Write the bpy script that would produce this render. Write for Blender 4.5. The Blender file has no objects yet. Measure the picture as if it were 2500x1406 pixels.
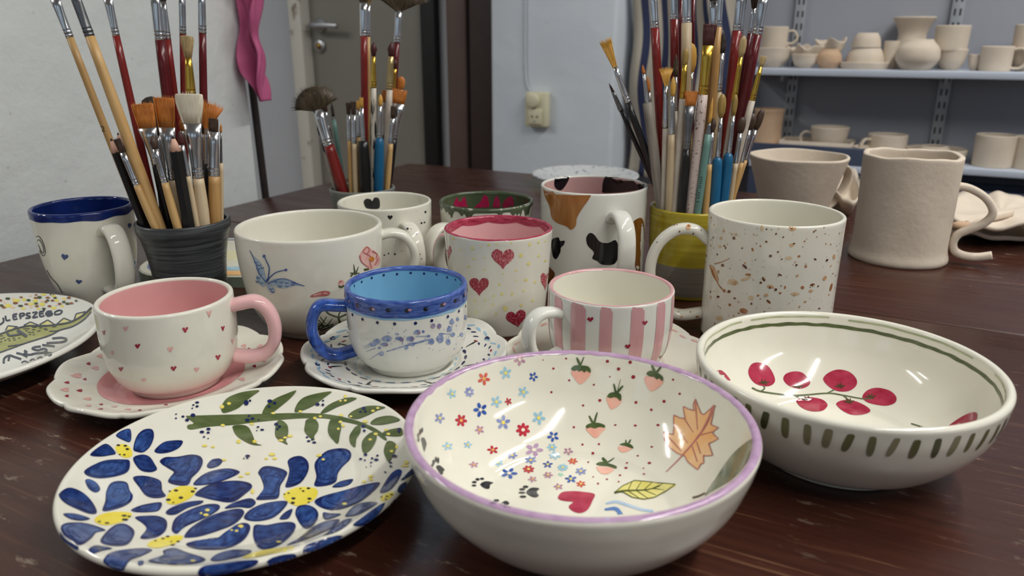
import bpy, bmesh, math, random
import numpy as np
from mathutils import Vector, Matrix
from mathutils.bvhtree import BVHTree
from mathutils.geometry import delaunay_2d_cdt

# ------------------------------------------------------------------ scene, camera, light
scn = bpy.context.scene
COL = scn.collection
PI = math.pi
F, PITCH, EYE = 1860.0, math.radians(18.13), 0.25      # focal length (px of 2500), tilt, height over the table top
PW, PH = 2500, 1406
cam_d = bpy.data.cameras.new('camera')
cam = bpy.data.objects.new('camera', cam_d); COL.objects.link(cam)
cam.location = (0, 0, EYE); cam.rotation_euler = (PI/2 - PITCH, 0, 0)
cam_d.sensor_width = 36; cam_d.lens = F*36/PW
cam_d.clip_start = 0.02; cam_d.clip_end = 60
cam_d.dof.use_dof = True; cam_d.dof.focus_distance = 0.60; cam_d.dof.aperture_fstop = 9.0
scn.camera = cam

world = bpy.data.worlds.new('world'); scn.world = world; world.use_nodes = True
wb = world.node_tree.nodes['Background']
wb.inputs[0].default_value = (0.66, 0.82, 1.0, 1); wb.inputs[1].default_value = 1.0
vs = scn.view_settings
vs.view_transform = 'Standard'; vs.look = 'None'; vs.gamma = 1.0; vs.use_curve_mapping = False
vs.exposure = 0.08

# room frame: u runs right along the table's far edge, w runs away from the viewer, origin at the table's far left corner
TH = math.radians(27.3)
CX, CY = -0.2163, 1.6116
def UW(u, w, z=0.0):
    return Vector((CX + u*math.cos(TH) + w*math.sin(TH), CY - u*math.sin(TH) + w*math.cos(TH), z))
def area_light(name, u, w, z, lu, lw, power, col):
    d = bpy.data.lights.new(name, 'AREA'); d.shape = 'RECTANGLE'; d.size = lu; d.size_y = lw
    d.energy = power; d.color = col
    o = bpy.data.objects.new(name, d); COL.objects.link(o)
    o.location = UW(u, w, z); o.rotation_euler = (0, 0, -TH)
    return o
CEIL = 1.95
TUBES = [(1.75, -1.40, 1.5), (3.40, -1.10, 1.5), (-1.45, -1.75, 1.2), (-2.30, -1.70, 1.2), (1.60, 0.10, 1.2)]     # tube lamps running away from the viewer: u, w, length; last one added for top-down light
for tu, tw, tl in TUBES:
    area_light('tube_light', tu, tw, CEIL - 0.125, 0.035, tl, (17.0 if tw < -1 else 19.0)*tl, (1.0, 0.985, 0.945))
WINDOWS = [(-1.9, -0.7), (0.4, 1.6), (2.4, 3.6)]        # daylight openings in the wall behind the viewer
WZ0, WZ1, WR = 0.25, 1.70, -5.0
for k, (a, b) in enumerate(WINDOWS):
    o = area_light('window_portal', (a + b)/2, WR + 0.02, (WZ0 + WZ1)/2, b - a, WZ1 - WZ0, 1.0, (1, 1, 1))
    o.rotation_euler = (PI/2, 0, -TH); o.data.cycles.is_portal = True

# ------------------------------------------------------------------ helpers
CPI, SPI = math.cos(PITCH), math.sin(PITCH)
def ray(px, py):
    dx = (px - PW/2)/F; dy = -(py - PH/2)/F
    return Vector((dx, CPI + dy*SPI, -SPI + dy*CPI))
EYEV = Vector((0, 0, EYE))
def on_z(px, py, z=0.0):
    d = ray(px, py); return EYEV + d*((z - EYE)/d.z)
def at_y(px, py, y):
    d = ray(px, py); return EYEV + d*(y/d.y)
WN = Vector((math.sin(TH), math.cos(TH), 0))
UN = Vector((math.cos(TH), -math.sin(TH), 0))
def uwz(px, py, w):
    """room coordinates (u, w, z) of the point on the plane w = const seen along a direction"""
    d = ray(px, py); o = UW(0, w)
    t = (o - EYEV).dot(WN)/d.dot(WN); P = EYEV + d*t
    return ((P - o).dot(UN), w, P.z)
def px_scale(P):
    """metres per pixel at a point"""
    return ((P.y)*CPI - (P.z - EYE)*SPI)/F
def lin(c):
    return tuple((x/255/12.92 if x/255 <= 0.04045 else ((x/255 + 0.055)/1.055)**2.4) for x in c)

MATS = {}
def new_mat(name):
    m = bpy.data.materials.new(name); m.use_nodes = True
    nt = m.node_tree; return m, nt, nt.nodes['Principled BSDF']
def N(nt, t, **kw):
    n = nt.nodes.new(t)
    for k, v in kw.items():
        if k.startswith('i_'): n.inputs[k[2:].replace('_', ' ')].default_value = v
        else: setattr(n, k, v)
    return n
def mat(name, rgb, rough=0.5, metal=0.0, var=0.0, vscale=40.0, bump=0.0, bscale=200.0, stretch=(1, 1, 1), coat=0.0, rgb2=None, lo=0.35, hi=0.65, detail=4.0, spec=0.5):
    """procedural principled material: two colours mixed by (stretched) noise, optional fine relief"""
    if name in MATS: return MATS[name]
    m, nt, b = new_mat(name); L = nt.links
    c = lin(rgb)
    tc = N(nt, 'ShaderNodeTexCoord'); mp = N(nt, 'ShaderNodeMapping'); mp.inputs['Scale'].default_value = stretch
    L.new(tc.outputs['Object'], mp.inputs['Vector'])
    if var > 0 or rgb2:
        nz = N(nt, 'ShaderNodeTexNoise'); nz.inputs['Scale'].default_value = vscale; nz.inputs['Detail'].default_value = detail
        L.new(mp.outputs[0], nz.inputs['Vector'])
        cr = N(nt, 'ShaderNodeValToRGB')
        a, d = cr.color_ramp.elements
        a.position, d.position = lo, hi
        c2 = lin(rgb2) if rgb2 else tuple(min(1, x*(1 + var)) for x in c)
        c1 = c if rgb2 else tuple(x*(1 - var) for x in c)
        a.color = (*c1, 1); d.color = (*c2, 1)
        L.new(nz.outputs['Fac'], cr.inputs[0]); L.new(cr.outputs[0], b.inputs['Base Color'])
    else:
        b.inputs['Base Color'].default_value = (*c, 1)
    if bump > 0:
        n2 = N(nt, 'ShaderNodeTexNoise'); n2.inputs['Scale'].default_value = bscale; n2.inputs['Detail'].default_value = 5
        L.new(mp.outputs[0], n2.inputs['Vector'])
        bp = N(nt, 'ShaderNodeBump'); bp.inputs['Strength'].default_value = bump; bp.inputs['Distance'].default_value = 0.002
        L.new(n2.outputs['Fac'], bp.inputs['Height']); L.new(bp.outputs[0], b.inputs['Normal'])
    b.inputs['Roughness'].default_value = rough; b.inputs['Metallic'].default_value = metal
    b.inputs['Coat Weight'].default_value = coat; b.inputs['Coat Roughness'].default_value = 0.06
    b.inputs['Specular IOR Level'].default_value = spec
    MATS[name] = m; return m
def glaze(name, rgb, var=0.03, vscale=30, rough=0.10, **k):
    return mat(name, rgb, rough=rough, var=var, vscale=vscale, **k)
def paint(name, rgb, rgb2=None, vscale=160, stretch=(1, 1, 1), rough=0.10, lo=0.3, hi=0.7, **k):
    return mat(name, rgb, rough=rough, rgb2=rgb2 or tuple(min(255, int(x*1.22 + 6)) for x in rgb), vscale=vscale, stretch=stretch, lo=lo, hi=hi, **k)

def link_mesh(name, V, Fc, mats, parent=None, smooth=True, fmat=None, loc=None):
    me = bpy.data.meshes.new(name)
    me.from_pydata([tuple(v) for v in V], [], Fc)
    if not isinstance(mats, (list, tuple)): mats = [mats]
    for m in mats: me.materials.append(m)
    if fmat is not None: me.polygons.foreach_set('material_index', fmat)
    me.polygons.foreach_set('use_smooth', [smooth]*len(me.polygons))
    me.update()
    o = bpy.data.objects.new(name, me); COL.objects.link(o)
    if parent is not None: o.parent = parent
    if loc is not None: o.location = loc
    return o
def sharp(o, ang=40):
    me = o.data; bm = bmesh.new(); bm.from_mesh(me)
    for e in bm.edges:
        if len(e.link_faces) == 2 and e.calc_face_angle(0) > math.radians(ang): e.smooth = False
    bm.to_mesh(me); bm.free(); return o
def tag(o, label, cat, group=None):
    o['label'] = label; o['category'] = cat
    if group: o['group'] = group
    return o
def thing(name, loc, label, cat, group=None, rotz=0.0):
    o = bpy.data.objects.new(name, None); COL.objects.link(o); o.empty_display_size = 0.02
    o.location = loc; o.rotation_euler = (0, 0, rotz)
    return tag(o, label, cat, group)
def box_vf(x0, x1, y0, y1, z0, z1, base=0):
    V = [(x, y, z) for z in (z0, z1) for y in (y0, y1) for x in (x0, x1)]
    Fc = [(0, 2, 3, 1), (4, 5, 7, 6), (0, 1, 5, 4), (2, 6, 7, 3), (0, 4, 6, 2), (1, 3, 7, 5)]
    return V, [tuple(i + base for i in f) for f in Fc]
def bevel_box(name, x0, x1, y0, y1, z0, z1, bev, m, parent=None, seg=2, loc=None, rotz=None):
    bm = bmesh.new(); V, Fc = box_vf(x0, x1, y0, y1, z0, z1)
    vs_ = [bm.verts.new(v) for v in V]
    for f in Fc: bm.faces.new([vs_[i] for i in f])
    if bev > 0: bmesh.ops.bevel(bm, geom=bm.edges[:], offset=bev, segments=seg, profile=0.5, affect='EDGES')
    bmesh.ops.recalc_face_normals(bm, faces=bm.faces[:])
    me = bpy.data.meshes.new(name); bm.to_mesh(me); bm.free(); me.materials.append(m)
    me.polygons.foreach_set('use_smooth', [True]*len(me.polygons))
    o = bpy.data.objects.new(name, me); COL.objects.link(o); sharp(o, 50)
    if parent is not None: o.parent = parent
    if loc is not None: o.location = loc
    if rotz is not None: o.rotation_euler = (0, 0, rotz)
    return o
def room_box(name, u0, u1, w0, w1, z0, z1, m, bev=0.0, parent=None):
    """box given in the room frame (object sits at the room origin, turned with the room)"""
    if parent is None:
        return bevel_box(name, u0, u1, w0, w1, z0, z1, bev, m, loc=(CX, CY, 0), rotz=-TH)
    return bevel_box(name, u0, u1, w0, w1, z0, z1, bev, m, parent=parent)
def struct(o): o['kind'] = 'structure'; return o

def crom(pts, n=8, closed=False):
    """Catmull-Rom through points (any dimension)"""
    P = [np.array(p, float) for p in pts]; out = []; m = len(P)
    rng = range(m if closed else m - 1)
    for i in rng:
        if closed: p0, p1, p2, p3 = P[(i-1) % m], P[i], P[(i+1) % m], P[(i+2) % m]
        else:
            p1, p2 = P[i], P[i+1]
            p0 = P[i-1] if i > 0 else 2*p1 - p2
            p3 = P[i+2] if i + 2 < m else 2*p2 - p1
        for k in range(n):
            t = k/n
            out.append(0.5*((2*p1) + (p2-p0)*t + (2*p0-5*p1+4*p2-p3)*t*t + (3*p1-p0-3*p2+p3)*t**3))
    if not closed: out.append(P[-1])
    return out
def resample(pts, n):
    P = np.array(pts); d = np.r_[0, np.cumsum(np.linalg.norm(np.diff(P, axis=0), axis=1))]
    s = np.linspace(0, d[-1], n)
    return np.stack([np.interp(s, d, P[:, k]) for k in range(P.shape[1])], 1)

# ------------------------------------------------------------------ thrown and cast pots (surfaces of revolution)
class Pot:
    """profile runs: underside centre - foot - outside - rim - inside - floor centre; s = 0 at the rim, + down the outside, - down the inside"""
    def __init__(self, name, c, z0, outer, t, floor, mats, label, cat, seg=112, wob=None, foot=0.0018, rimk=0.5, group=None, split=0.0, part='body', smooth_outer=True, parent=None):
        self.wob = wob
        o = resample(crom(outer, 8) if smooth_outer else outer, 44)
        tg = np.gradient(o, axis=0); tg /= np.linalg.norm(tg, axis=1)[:, None]
        nin = np.stack([-tg[:, 1], tg[:, 0]], 1)
        inn = o + nin*t
        keep = inn[:, 1] > floor + 0.35*t
        inn = inn[keep]; inn = inn[inn[:, 0] > 0]
        tip, ti = o[-1], inn[-1]
        mid = (tip + ti)/2; ax = tg[-1]; half = np.linalg.norm(tip - ti)/2; nn = (tip - ti)/(2*half)
        arc = [mid + nn*half*math.cos(a) + ax*half*rimk*2*math.sin(a) for a in np.linspace(0, PI, 9)[1:-1]]
        rf = outer[0][0]
        under = [(0.0, foot), (max(rf - 0.006, rf*0.6), foot), (max(rf - 0.0045, rf*0.7), 0.0)]
        lowin = inn[0]
        r_end = max(lowin[0] - 0.5*t - 0.003, lowin[0]*0.75)
        fl = [(lowin[0]*0.965, floor + 0.12*t), (r_end, floor), (r_end*0.66, floor), (r_end*0.33, floor), (0.0, floor)]
        prof = [np.array(p) for p in under] + list(o) + arc + list(inn[::-1]) + [np.array(p) for p in fl]
        prof = np.array(prof)
        irim = len(under) + len(o) + 3
        d = np.r_[0, np.cumsum(np.linalg.norm(np.diff(prof, axis=0), axis=1))]
        self.s = d[irim] - d; self.prof = prof
        self.c = Vector((c[0], c[1], z0))
        self.root = parent or thing(name, self.c, label, cat, group)
        V, Fc, fm = [], [], []
        n = len(prof)
        for i in range(1, n - 1):
            for k in range(seg): V.append(self.local(2*PI*k/seg, prof[i][0], prof[i][1]))
        V.append((0, 0, prof[0][1])); V.append(self.local(0, 0, prof[-1][1]))
        b0, b1 = len(V) - 2, len(V) - 1
        for i in range(1, n - 2):
            mi = 0 if 0.5*(self.s[i] + self.s[i+1]) >= split else 1
            for k in range(seg):
                a, b = (i-1)*seg + k, (i-1)*seg + (k+1) % seg
                Fc.append((a, b, b + seg, a + seg)); fm.append(mi)
        for k in range(seg):
            Fc.append((b0, (k+1) % seg, k)); fm.append(0)
            e = (n-3)*seg; Fc.append((e + k, e + (k+1) % seg, b1)); fm.append(1)
        if not isinstance(mats, (list, tuple)): mats = [mats, mats]
        self.body = link_mesh(part, V, Fc, mats, self.root, fmat=fm)
        self.V = [Vector(v) + self.c for v in V]; self.Fc = Fc; self._bvh = None
        self.R = max(p[0] for p in outer)
    def local(self, th, r, z):
        if self.wob:
            r, z = self.wob(th, r, z)
        return Vector((r*math.cos(th), r*math.sin(th), z))
    def surf(self, th, s):
        ss = self.s[::-1]; r = np.interp(s, ss, self.prof[::-1, 0]); z = np.interp(s, ss, self.prof[::-1, 1])
        return self.local(th, float(r), float(z))
    def r_at(self, s): return float(np.interp(s, self.s[::-1], self.prof[::-1, 0]))
    def surf_off(self, th, s, off):
        e = 1e-3
        P = self.surf(th, s); du = self.surf(th + 0.02, s) - self.surf(th - 0.02, s); dv = self.surf(th, s + e) - self.surf(th, s - e)
        n = dv.cross(du)
        if n.length < 1e-14: n = Vector((0, 0, 1))
        n.normalize()
        return P + n*off
    @property
    def bvh(self):
        if self._bvh is None: self._bvh = BVHTree.FromPolygons(self.V, self.Fc)
        return self._bvh

def fix_normals(o):
    bm = bmesh.new(); bm.from_mesh(o.data); bmesh.ops.recalc_face_normals(bm, faces=bm.faces[:]); bm.to_mesh(o.data); bm.free()
def tri_poly(poly, step):
    """triangulate one closed 2-D outline with inner points"""
    P = [Vector((p[0], p[1])) for p in poly]
    n = len(P); A = np.array([(p.x, p.y) for p in P])
    x0, y0 = A.min(0); x1, y1 = A.max(0)
    gx = np.arange(x0 + step*0.6, x1, step); gy = np.arange(y0 + step*0.6, y1, step)
    if len(gx) and len(gy):
        X, Y = np.meshgrid(gx, gy); X = X.ravel(); Y = Y.ravel()
        ins = np.zeros(len(X), bool); dm = np.full(len(X), 1e9)
        for i in range(n):
            ax, ay = A[i]; bx, by = A[(i+1) % n]
            if by != ay:
                cond = ((ay > Y) != (by > Y)) & (X < (bx-ax)*(Y-ay)/(by-ay) + ax); ins ^= cond
            L2 = (bx-ax)**2 + (by-ay)**2 + 1e-12
            tt = np.clip(((X-ax)*(bx-ax) + (Y-ay)*(by-ay))/L2, 0, 1)
            dm = np.minimum(dm, np.hypot(X - ax - tt*(bx-ax), Y - ay - tt*(by-ay)))
        for x, y in zip(X[ins & (dm > step*0.35)], Y[ins & (dm > step*0.35)]): P.append(Vector((x, y)))
    r = delaunay_2d_cdt(P, [], [list(range(n))], 1, 1e-6*max(1e-3, (x1-x0)))
    return r[0], r[2]
def densify(poly, step):
    out = []
    for i in range(len(poly)):
        a, b = np.array(poly[i], float), np.array(poly[(i+1) % len(poly)], float)
        k = max(1, int(np.linalg.norm(b - a)/step))
        for j in range(k): out.append(a + (b - a)*j/k)
    return out
def decal(pot, name, layers, off=0.00022, step=None, label=None, kind=None, parent=None, subs=None, above=False):
    """painted motif: outlines given along lines of sight, laid onto the pot's glaze. layers = [(material, [outline, ...]), ...]"""
    if subs:          # later layers become sub-parts of the first
        o = decal(pot, name, layers[:1], off, step, label, kind, parent)
        for k, (ly, nm) in enumerate(zip(layers[1:], subs)):
            if o is not None: decal(pot, nm, [ly], off + .00016*(k + 1), step, None, None, o)
        return o
    V, Fc, fm, mats = [], [], [], []
    bvh = pot.bvh; root = parent or pot.root
    for li, (m, polys) in enumerate(layers):
        if m not in mats: mats.append(m)
        mi = mats.index(m)
        for poly in polys:
            A = np.array(poly, float)
            sz = max(A.max(0) - A.min(0)); st = step or max(2.5, min(9.0, sz/7))
            pts, tris = tri_poly(densify(poly, st*1.2) if len(poly) < 400 else poly, st)
            hit = []
            for p in pts:
                d = ray(p.x, p.y).normalized(); o_ = EYEV
                if above: d, o_ = Vector((0, 0, -1)), Vector((p.x/1000, p.y/1000, .5))      # outline given in mm on the ground plan
                h = bvh.ray_cast(o_, d)
                if h[0] is None: hit.append(None)
                else:
                    nrm = h[1] if h[1].dot(d) < 0 else -h[1]
                    hit.append(h[0] + nrm*(off + li*0.00016) - pot.c)
            lim = st*3.2*px_scale(pot.c)*5
            base = len(V); idx = {}
            for i, h in enumerate(hit):
                if h is not None: idx[i] = len(V); V.append(h)
            for f in tris:
                if all(i in idx for i in f):
                    q = [V[idx[i]] for i in f]
                    if max((q[0]-q[1]).length, (q[1]-q[2]).length, (q[2]-q[0]).length) > lim: continue
                    nn = (q[1]-q[0]).cross(q[2]-q[0]); vw = Vector((0, 0, -1)) if above else q[0] + pot.c - EYEV
                    ff = [idx[i] for i in f]
                    if nn.dot(vw) > 0: ff.reverse()
                    Fc.append(ff); fm.append(mi)
    if not Fc: return None
    if sum(len(p) for _, p in layers) == 1:       # keep the largest connected piece of a single outline
        par = list(range(len(V)))
        def find(i):
            while par[i] != i: par[i] = par[par[i]]; i = par[i]
            return i
        for f in Fc:
            for i in f[1:]: par[find(i)] = find(f[0])
        cnt = {}
        for f in Fc: cnt[find(f[0])] = cnt.get(find(f[0]), 0) + 1
        big = max(cnt, key=cnt.get); fm = [m_ for f, m_ in zip(Fc, fm) if find(f[0]) == big]; Fc = [f for f in Fc if find(f[0]) == big]
    used = sorted({i for f in Fc for i in f}); mp = {a: b for b, a in enumerate(used)}; V = [V[i] for i in used]; Fc = [[mp[i] for i in f] for f in Fc]
    o = link_mesh(name, V, Fc, mats, root, fmat=fm)
    if label: o['label'] = label
    if kind: o['kind'] = kind
    return o
def pdecal(pot, name, layers, off=0.00022, step=0.004, label=None, kind=None, parent=None):
    """painted motif given on the surface itself: outlines of (angle, s)"""
    V, Fc, fm, mats = [], [], [], []
    for li, (m, polys) in enumerate(layers):
        if m not in mats: mats.append(m)
        mi = mats.index(m)
        for poly in polys:
            sm = np.mean([p[1] for p in poly]); R = max(0.004, pot.r_at(sm))
            pl = [(p[0]*R, p[1]) for p in poly]
            pts, tris = tri_poly(densify(pl, step), step)
            base = len(V)
            for p in pts: V.append(pot.surf_off(p.x/R, p.y, off + li*0.00016))
            for f in tris:
                q = [V[base + i] for i in f]; nn = (q[1]-q[0]).cross(q[2]-q[0])
                c = (q[0]+q[1]+q[2])/3; th = pts[f[0]].x/R
                ref = pot.surf_off(th, pts[f[0]].y, 0.002) - pot.surf_off(th, pts[f[0]].y, 0.0)
                ff = [base + i for i in f]
                if nn.dot(ref) < 0: ff.reverse()
                Fc.append(ff); fm.append(mi)
    if not Fc: return None
    o = link_mesh(name, V, Fc, mats, parent or pot.root, fmat=fm)
    if label: o['label'] = label
    if kind: o['kind'] = kind
    return o
def band(pot, name, m, lo, hi, off=0.0002, n=220, rows=4, a0=0.0, a1=2*PI, label=None):
    """painted band round the pot between the curves s = lo(angle) and s = hi(angle)"""
    V, Fc = [], []
    closed = abs(a1 - a0 - 2*PI) < 1e-6
    cols = n if closed else n + 1
    for i in range(cols):
        th = a0 + (a1 - a0)*i/n
        l, h = lo(th), hi(th)
        for j in range(rows + 1): V.append(pot.surf_off(th, l + (h - l)*j/rows, off))
    for i in range(n):
        k = (i + 1) % cols
        for j in range(rows):
            Fc.append((i*(rows+1) + j, i*(rows+1) + j + 1, k*(rows+1) + j + 1, k*(rows+1) + j))
    o = link_mesh(name, V, Fc, m, pot.root); 
    if label: o['label'] = label
    return o
# outlines
def ell(x, y, rx, ry, rot=0.0, n=16):
    c, s_ = math.cos(rot), math.sin(rot)
    return [(x + rx*math.cos(a)*c - ry*math.sin(a)*s_, y + rx*math.cos(a)*s_ + ry*math.sin(a)*c) for a in np.linspace(0, 2*PI, n, endpoint=False)]
def blob(*pts, n=5): return [tuple(p) for p in crom(pts, n, True)]
def stroke(pts, w0, w1=None, wm=None, n=6):
    """tapered brush stroke along a path"""
    w1 = w0 if w1 is None else w1
    P = np.array(crom(pts, n)) if len(pts) > 2 else np.array(resample(np.array(pts, float), 6))
    tg = np.gradient(P, axis=0); tg /= (np.linalg.norm(tg, axis=1)[:, None] + 1e-9)
    nr = np.stack([-tg[:, 1], tg[:, 0]], 1); t = np.linspace(0, 1, len(P))
    w = w0 + (w1 - w0)*t
    if wm is not None: w = w0*(1-t)**2 + 2*wm*t*(1-t)*1.0 + w1*t**2
    w = np.maximum(w, 0.15)/2
    L = P + nr*w[:, None]; Rr = P - nr*w[:, None]
    return [tuple(p) for p in L] + [tuple(p) for p in Rr[::-1]]
def heart(x, y, w, h, rot=0.0, n=26):
    c, s_ = math.cos(rot), math.sin(rot); out = []
    for a in np.linspace(0, 2*PI, n, endpoint=False):
        X = 16*math.sin(a)**3/32*w; Y = -(13*math.cos(a) - 5*math.cos(2*a) - 2*math.cos(3*a) - math.cos(4*a) + 2.5)/29*h
        out.append((x + X*c - Y*s_, y + X*s_ + Y*c))
    return out
def sweep(name, path, wt, th, m, parent, side, n=48, seg=16, power=2.6, flare=None, cap=True):
    """band swept along a 3-D path; wt = width along `side`, th = thickness; both may be functions of 0..1"""
    P = np.array(resample(crom(path, 8), n)); tg = np.gradient(P, axis=0); tg /= np.linalg.norm(tg, axis=1)[:, None]
    V, Fc = [], []
    S = Vector(side).normalized()
    for i in range(n):
        t = i/(n-1); T = Vector(tg[i]); up = S.cross(T).normalized(); sd = T.cross(up).normalized()
        if sd.dot(S) < 0: sd = -sd; up = -up
        a_, b_ = (wt(t) if callable(wt) else wt)/2, (th(t) if callable(th) else th)/2
        for k in range(seg):
            a = 2*PI*k/seg; ca, sa = math.cos(a), math.sin(a)
            x = math.copysign(abs(ca)**(2/power), ca)*a_; y = math.copysign(abs(sa)**(2/power), sa)*b_
            V.append(Vector(P[i]) + sd*x + up*y)
    for i in range(n-1):
        for k in range(seg):
            a, b = i*seg + k, i*seg + (k+1) % seg
            Fc.append((a, b, b + seg, a + seg))
    Fc.append(tuple(range(seg))[::-1]); Fc.append(tuple((n-1)*seg + k for k in range(seg)))
    fmt = None
    if isinstance(m, list) and len(m) == 2: fmt = [1 if (k % seg) >= seg//2 else 0 for k in range((n-1)*seg)] + [0, 0]
    o = link_mesh(name, V, Fc, m, parent, fmat=fmt); fix_normals(o); return o
def handle(pot, az, pts, wt, th, m, name='handle', **k):
    """handle in the radial plane at angle az; pts = (radius, height) pairs"""
    ca, sa = math.cos(math.radians(az)), math.sin(math.radians(az))
    path = [(r*ca, r*sa, z) for r, z in pts]
    return sweep(name, path, wt, th, m, pot.root, (-sa, ca, 0), **k)
def loft(rings, seg=14):
    """rings: (x, y, z, rx, ry) ellipses stacked along z"""
    V, Fc = [], []
    for (x, y, z, rx, ry) in rings:
        for k in range(seg):
            a = 2*PI*k/seg; V.append((x + rx*math.cos(a), y + ry*math.sin(a), z))
    for i in range(len(rings) - 1):
        for k in range(seg):
            a, b = i*seg + k, i*seg + (k+1) % seg
            Fc.append((a, b, b + seg, a + seg))
    Fc.append(tuple(range(seg))[::-1]); e = (len(rings)-1)*seg; Fc.append(tuple(e + k for k in range(seg)))
    return V, Fc
# ------------------------------------------------------------------ the room
FLOOR = -0.75
def plaster_mat(name, rgb, rgb2, bump, bscale):
    m, nt, b = new_mat(name); L = nt.links
    tc = N(nt, 'ShaderNodeTexCoord')
    n1 = N(nt, 'ShaderNodeTexNoise'); n1.inputs['Scale'].default_value = 3.0; n1.inputs['Detail'].default_value = 6
    L.new(tc.outputs['Object'], n1.inputs['Vector'])
    cr = N(nt, 'ShaderNodeValToRGB'); cr.color_ramp.elements[0].position = 0.3; cr.color_ramp.elements[1].position = 0.7
    cr.color_ramp.elements[0].color = (*lin(rgb), 1); cr.color_ramp.elements[1].color = (*lin(rgb2), 1)
    L.new(n1.outputs['Fac'], cr.inputs[0])
    vo = N(nt, 'ShaderNodeTexVoronoi'); vo.inputs['Scale'].default_value = 26.0
    L.new(tc.outputs['Object'], vo.inputs['Vector'])
    r2 = N(nt, 'ShaderNodeValToRGB'); r2.color_ramp.elements[0].position = 0.02; r2.color_ramp.elements[1].position = 0.07
    r2.color_ramp.elements[0].color = (0.55, 0.55, 0.52, 1); r2.color_ramp.elements[1].color = (1, 1, 1, 1)
    L.new(vo.outputs['Distance'], r2.inputs[0])
    mx = N(nt, 'ShaderNodeMix', data_type='RGBA', blend_type='MULTIPLY'); mx.inputs['Factor'].default_value = 0.5
    L.new(cr.outputs[0], mx.inputs[6]); L.new(r2.outputs[0], mx.inputs[7]); L.new(mx.outputs[2], b.inputs['Base Color'])
    n2 = N(nt, 'ShaderNodeTexNoise'); n2.inputs['Scale'].default_value = bscale; n2.inputs['Detail'].default_value = 7; n2.inputs['Roughness'].default_value = 0.62
    L.new(tc.outputs['Object'], n2.inputs['Vector'])
    bp = N(nt, 'ShaderNodeBump'); bp.inputs['Strength'].default_value = bump; bp.inputs['Distance'].default_value = 0.012
    L.new(n2.outputs['Fac'], bp.inputs['Height']); L.new(bp.outputs[0], b.inputs['Normal'])
    b.inputs['Roughness'].default_value = 0.75
    return m
M_PL = plaster_mat('old_white_plaster', (208, 213, 212), (224, 228, 226), 0.45, 9.0)
M_PIL = plaster_mat('white_painted_brick', (210, 219, 228), (222, 229, 236), 0.55, 5.0)
M_GREY = mat('grey_blue_paint', (182, 185, 190), 0.6, var=0.03, vscale=4)
M_SHELFWALL = mat('pale_blue_paint', (150, 153, 162), 0.7, var=0.03, vscale=3)
M_DOOR = mat('grey_door_paint', (132, 129, 120), 0.45, var=0.04, vscale=6)
M_WHITEP = mat('worn_white_paint', (205, 202, 192), 0.5, rgb2=(120, 104, 88), vscale=14, lo=0.62, hi=0.7)
M_BLACK = mat('black_paint_and_shade', (18, 17, 17), 0.5, var=0.1)  # black, also used as painted shade in the gaps by the door
M_BROWN = mat('brown_frame_paint', (92, 74, 68), 0.5, var=0.06, vscale=10)
M_FLOOR = mat('brown_floor', (92, 70, 54), 0.6, var=0.08, vscale=5)
M_CEIL = mat('ceiling_paint', (225, 225, 222), 0.8, var=0.02)
M_LAMP = mat('white_enamel', (230, 230, 228), 0.4, var=0.02)

WB = 0.96                                    # back wall plane
struct(room_box('floor', -3.4, 4.5, -5.2, 1.2, FLOOR - 0.05, FLOOR, M_FLOOR))
struct(room_box('ceiling', -3.4, 4.5, -5.2, 1.2, CEIL, CEIL + 0.05, M_CEIL))
uL, uDoor0 = -3.3, uwz(748, 250, WB)[0]
uDoor1 = uwz(1040, 250, WB)[0]
uPost0, uPil = uwz(1127, 250, WB)[0], uwz(1198, 250, 0.77)[0]
uPil1 = uwz(1500, 200, 0.77)[0]
struct(room_box('wall_left', -0.22, -0.035, -1.02, -0.395, FLOOR, CEIL, M_PL, bev=0.006))
struct(room_box('wall_back', uL, uwz(700, 250, WB)[0] + 0.05, WB, WB + 0.1, FLOOR, CEIL, M_GREY))
struct(room_box('wall_far_left', -3.4, -3.3, -5.0, WB, FLOOR, CEIL, M_GREY))
struct(room_box('wall_alcove', uPil1 - 0.25, 4.4, WB, WB + 0.1, FLOOR, CEIL, M_SHELFWALL))
struct(room_box('wall_right', 4.3, 4.4, -5.0, WB, FLOOR, CEIL, M_SHELFWALL))
M_REAR = mat('grey_white_paint', (172, 162, 148), .7, var=.03, vscale=4)
struct(room_box('wall_rear', -3.3, 4.3, WR - .1, WR, FLOOR, WZ0, M_REAR)); struct(room_box('wall_rear_top', -3.3, 4.3, WR - .1, WR, WZ1, CEIL, M_REAR))
ed = [-3.3] + [x for ab in WINDOWS for x in ab] + [4.3]
for i in range(0, len(ed), 2): struct(room_box('wall_rear_pier_%d' % (i//2 + 1), ed[i], ed[i+1], WR - .1, WR, WZ0, WZ1, M_REAR))
for i, (a, b) in enumerate(WINDOWS):
    f_ = struct(room_box('window_%d' % (i + 1), (a + b)/2 - .03, (a + b)/2 + .03, WR - .07, WR - .03, WZ0, WZ1, M_CEIL))
    for q in ((a, a + .05, WZ0, WZ1), (b - .05, b, WZ0, WZ1)): bevel_box('window_frame', q[0], q[1], WR - .08, WR - .02, q[2], q[3], 0, M_CEIL, f_)
    for q in ((WZ0, WZ0 + .05), (WZ1 - .05, WZ1)): bevel_box('window_frame', a + .05, b - .05, WR - .08, WR - .02, q[0], q[1], 0, M_CEIL, f_)
struct(room_box('wall_pillar', uPil, uPil1, 0.77, WB + 0.1, FLOOR, CEIL, M_PIL, bev=0.012))
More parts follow.
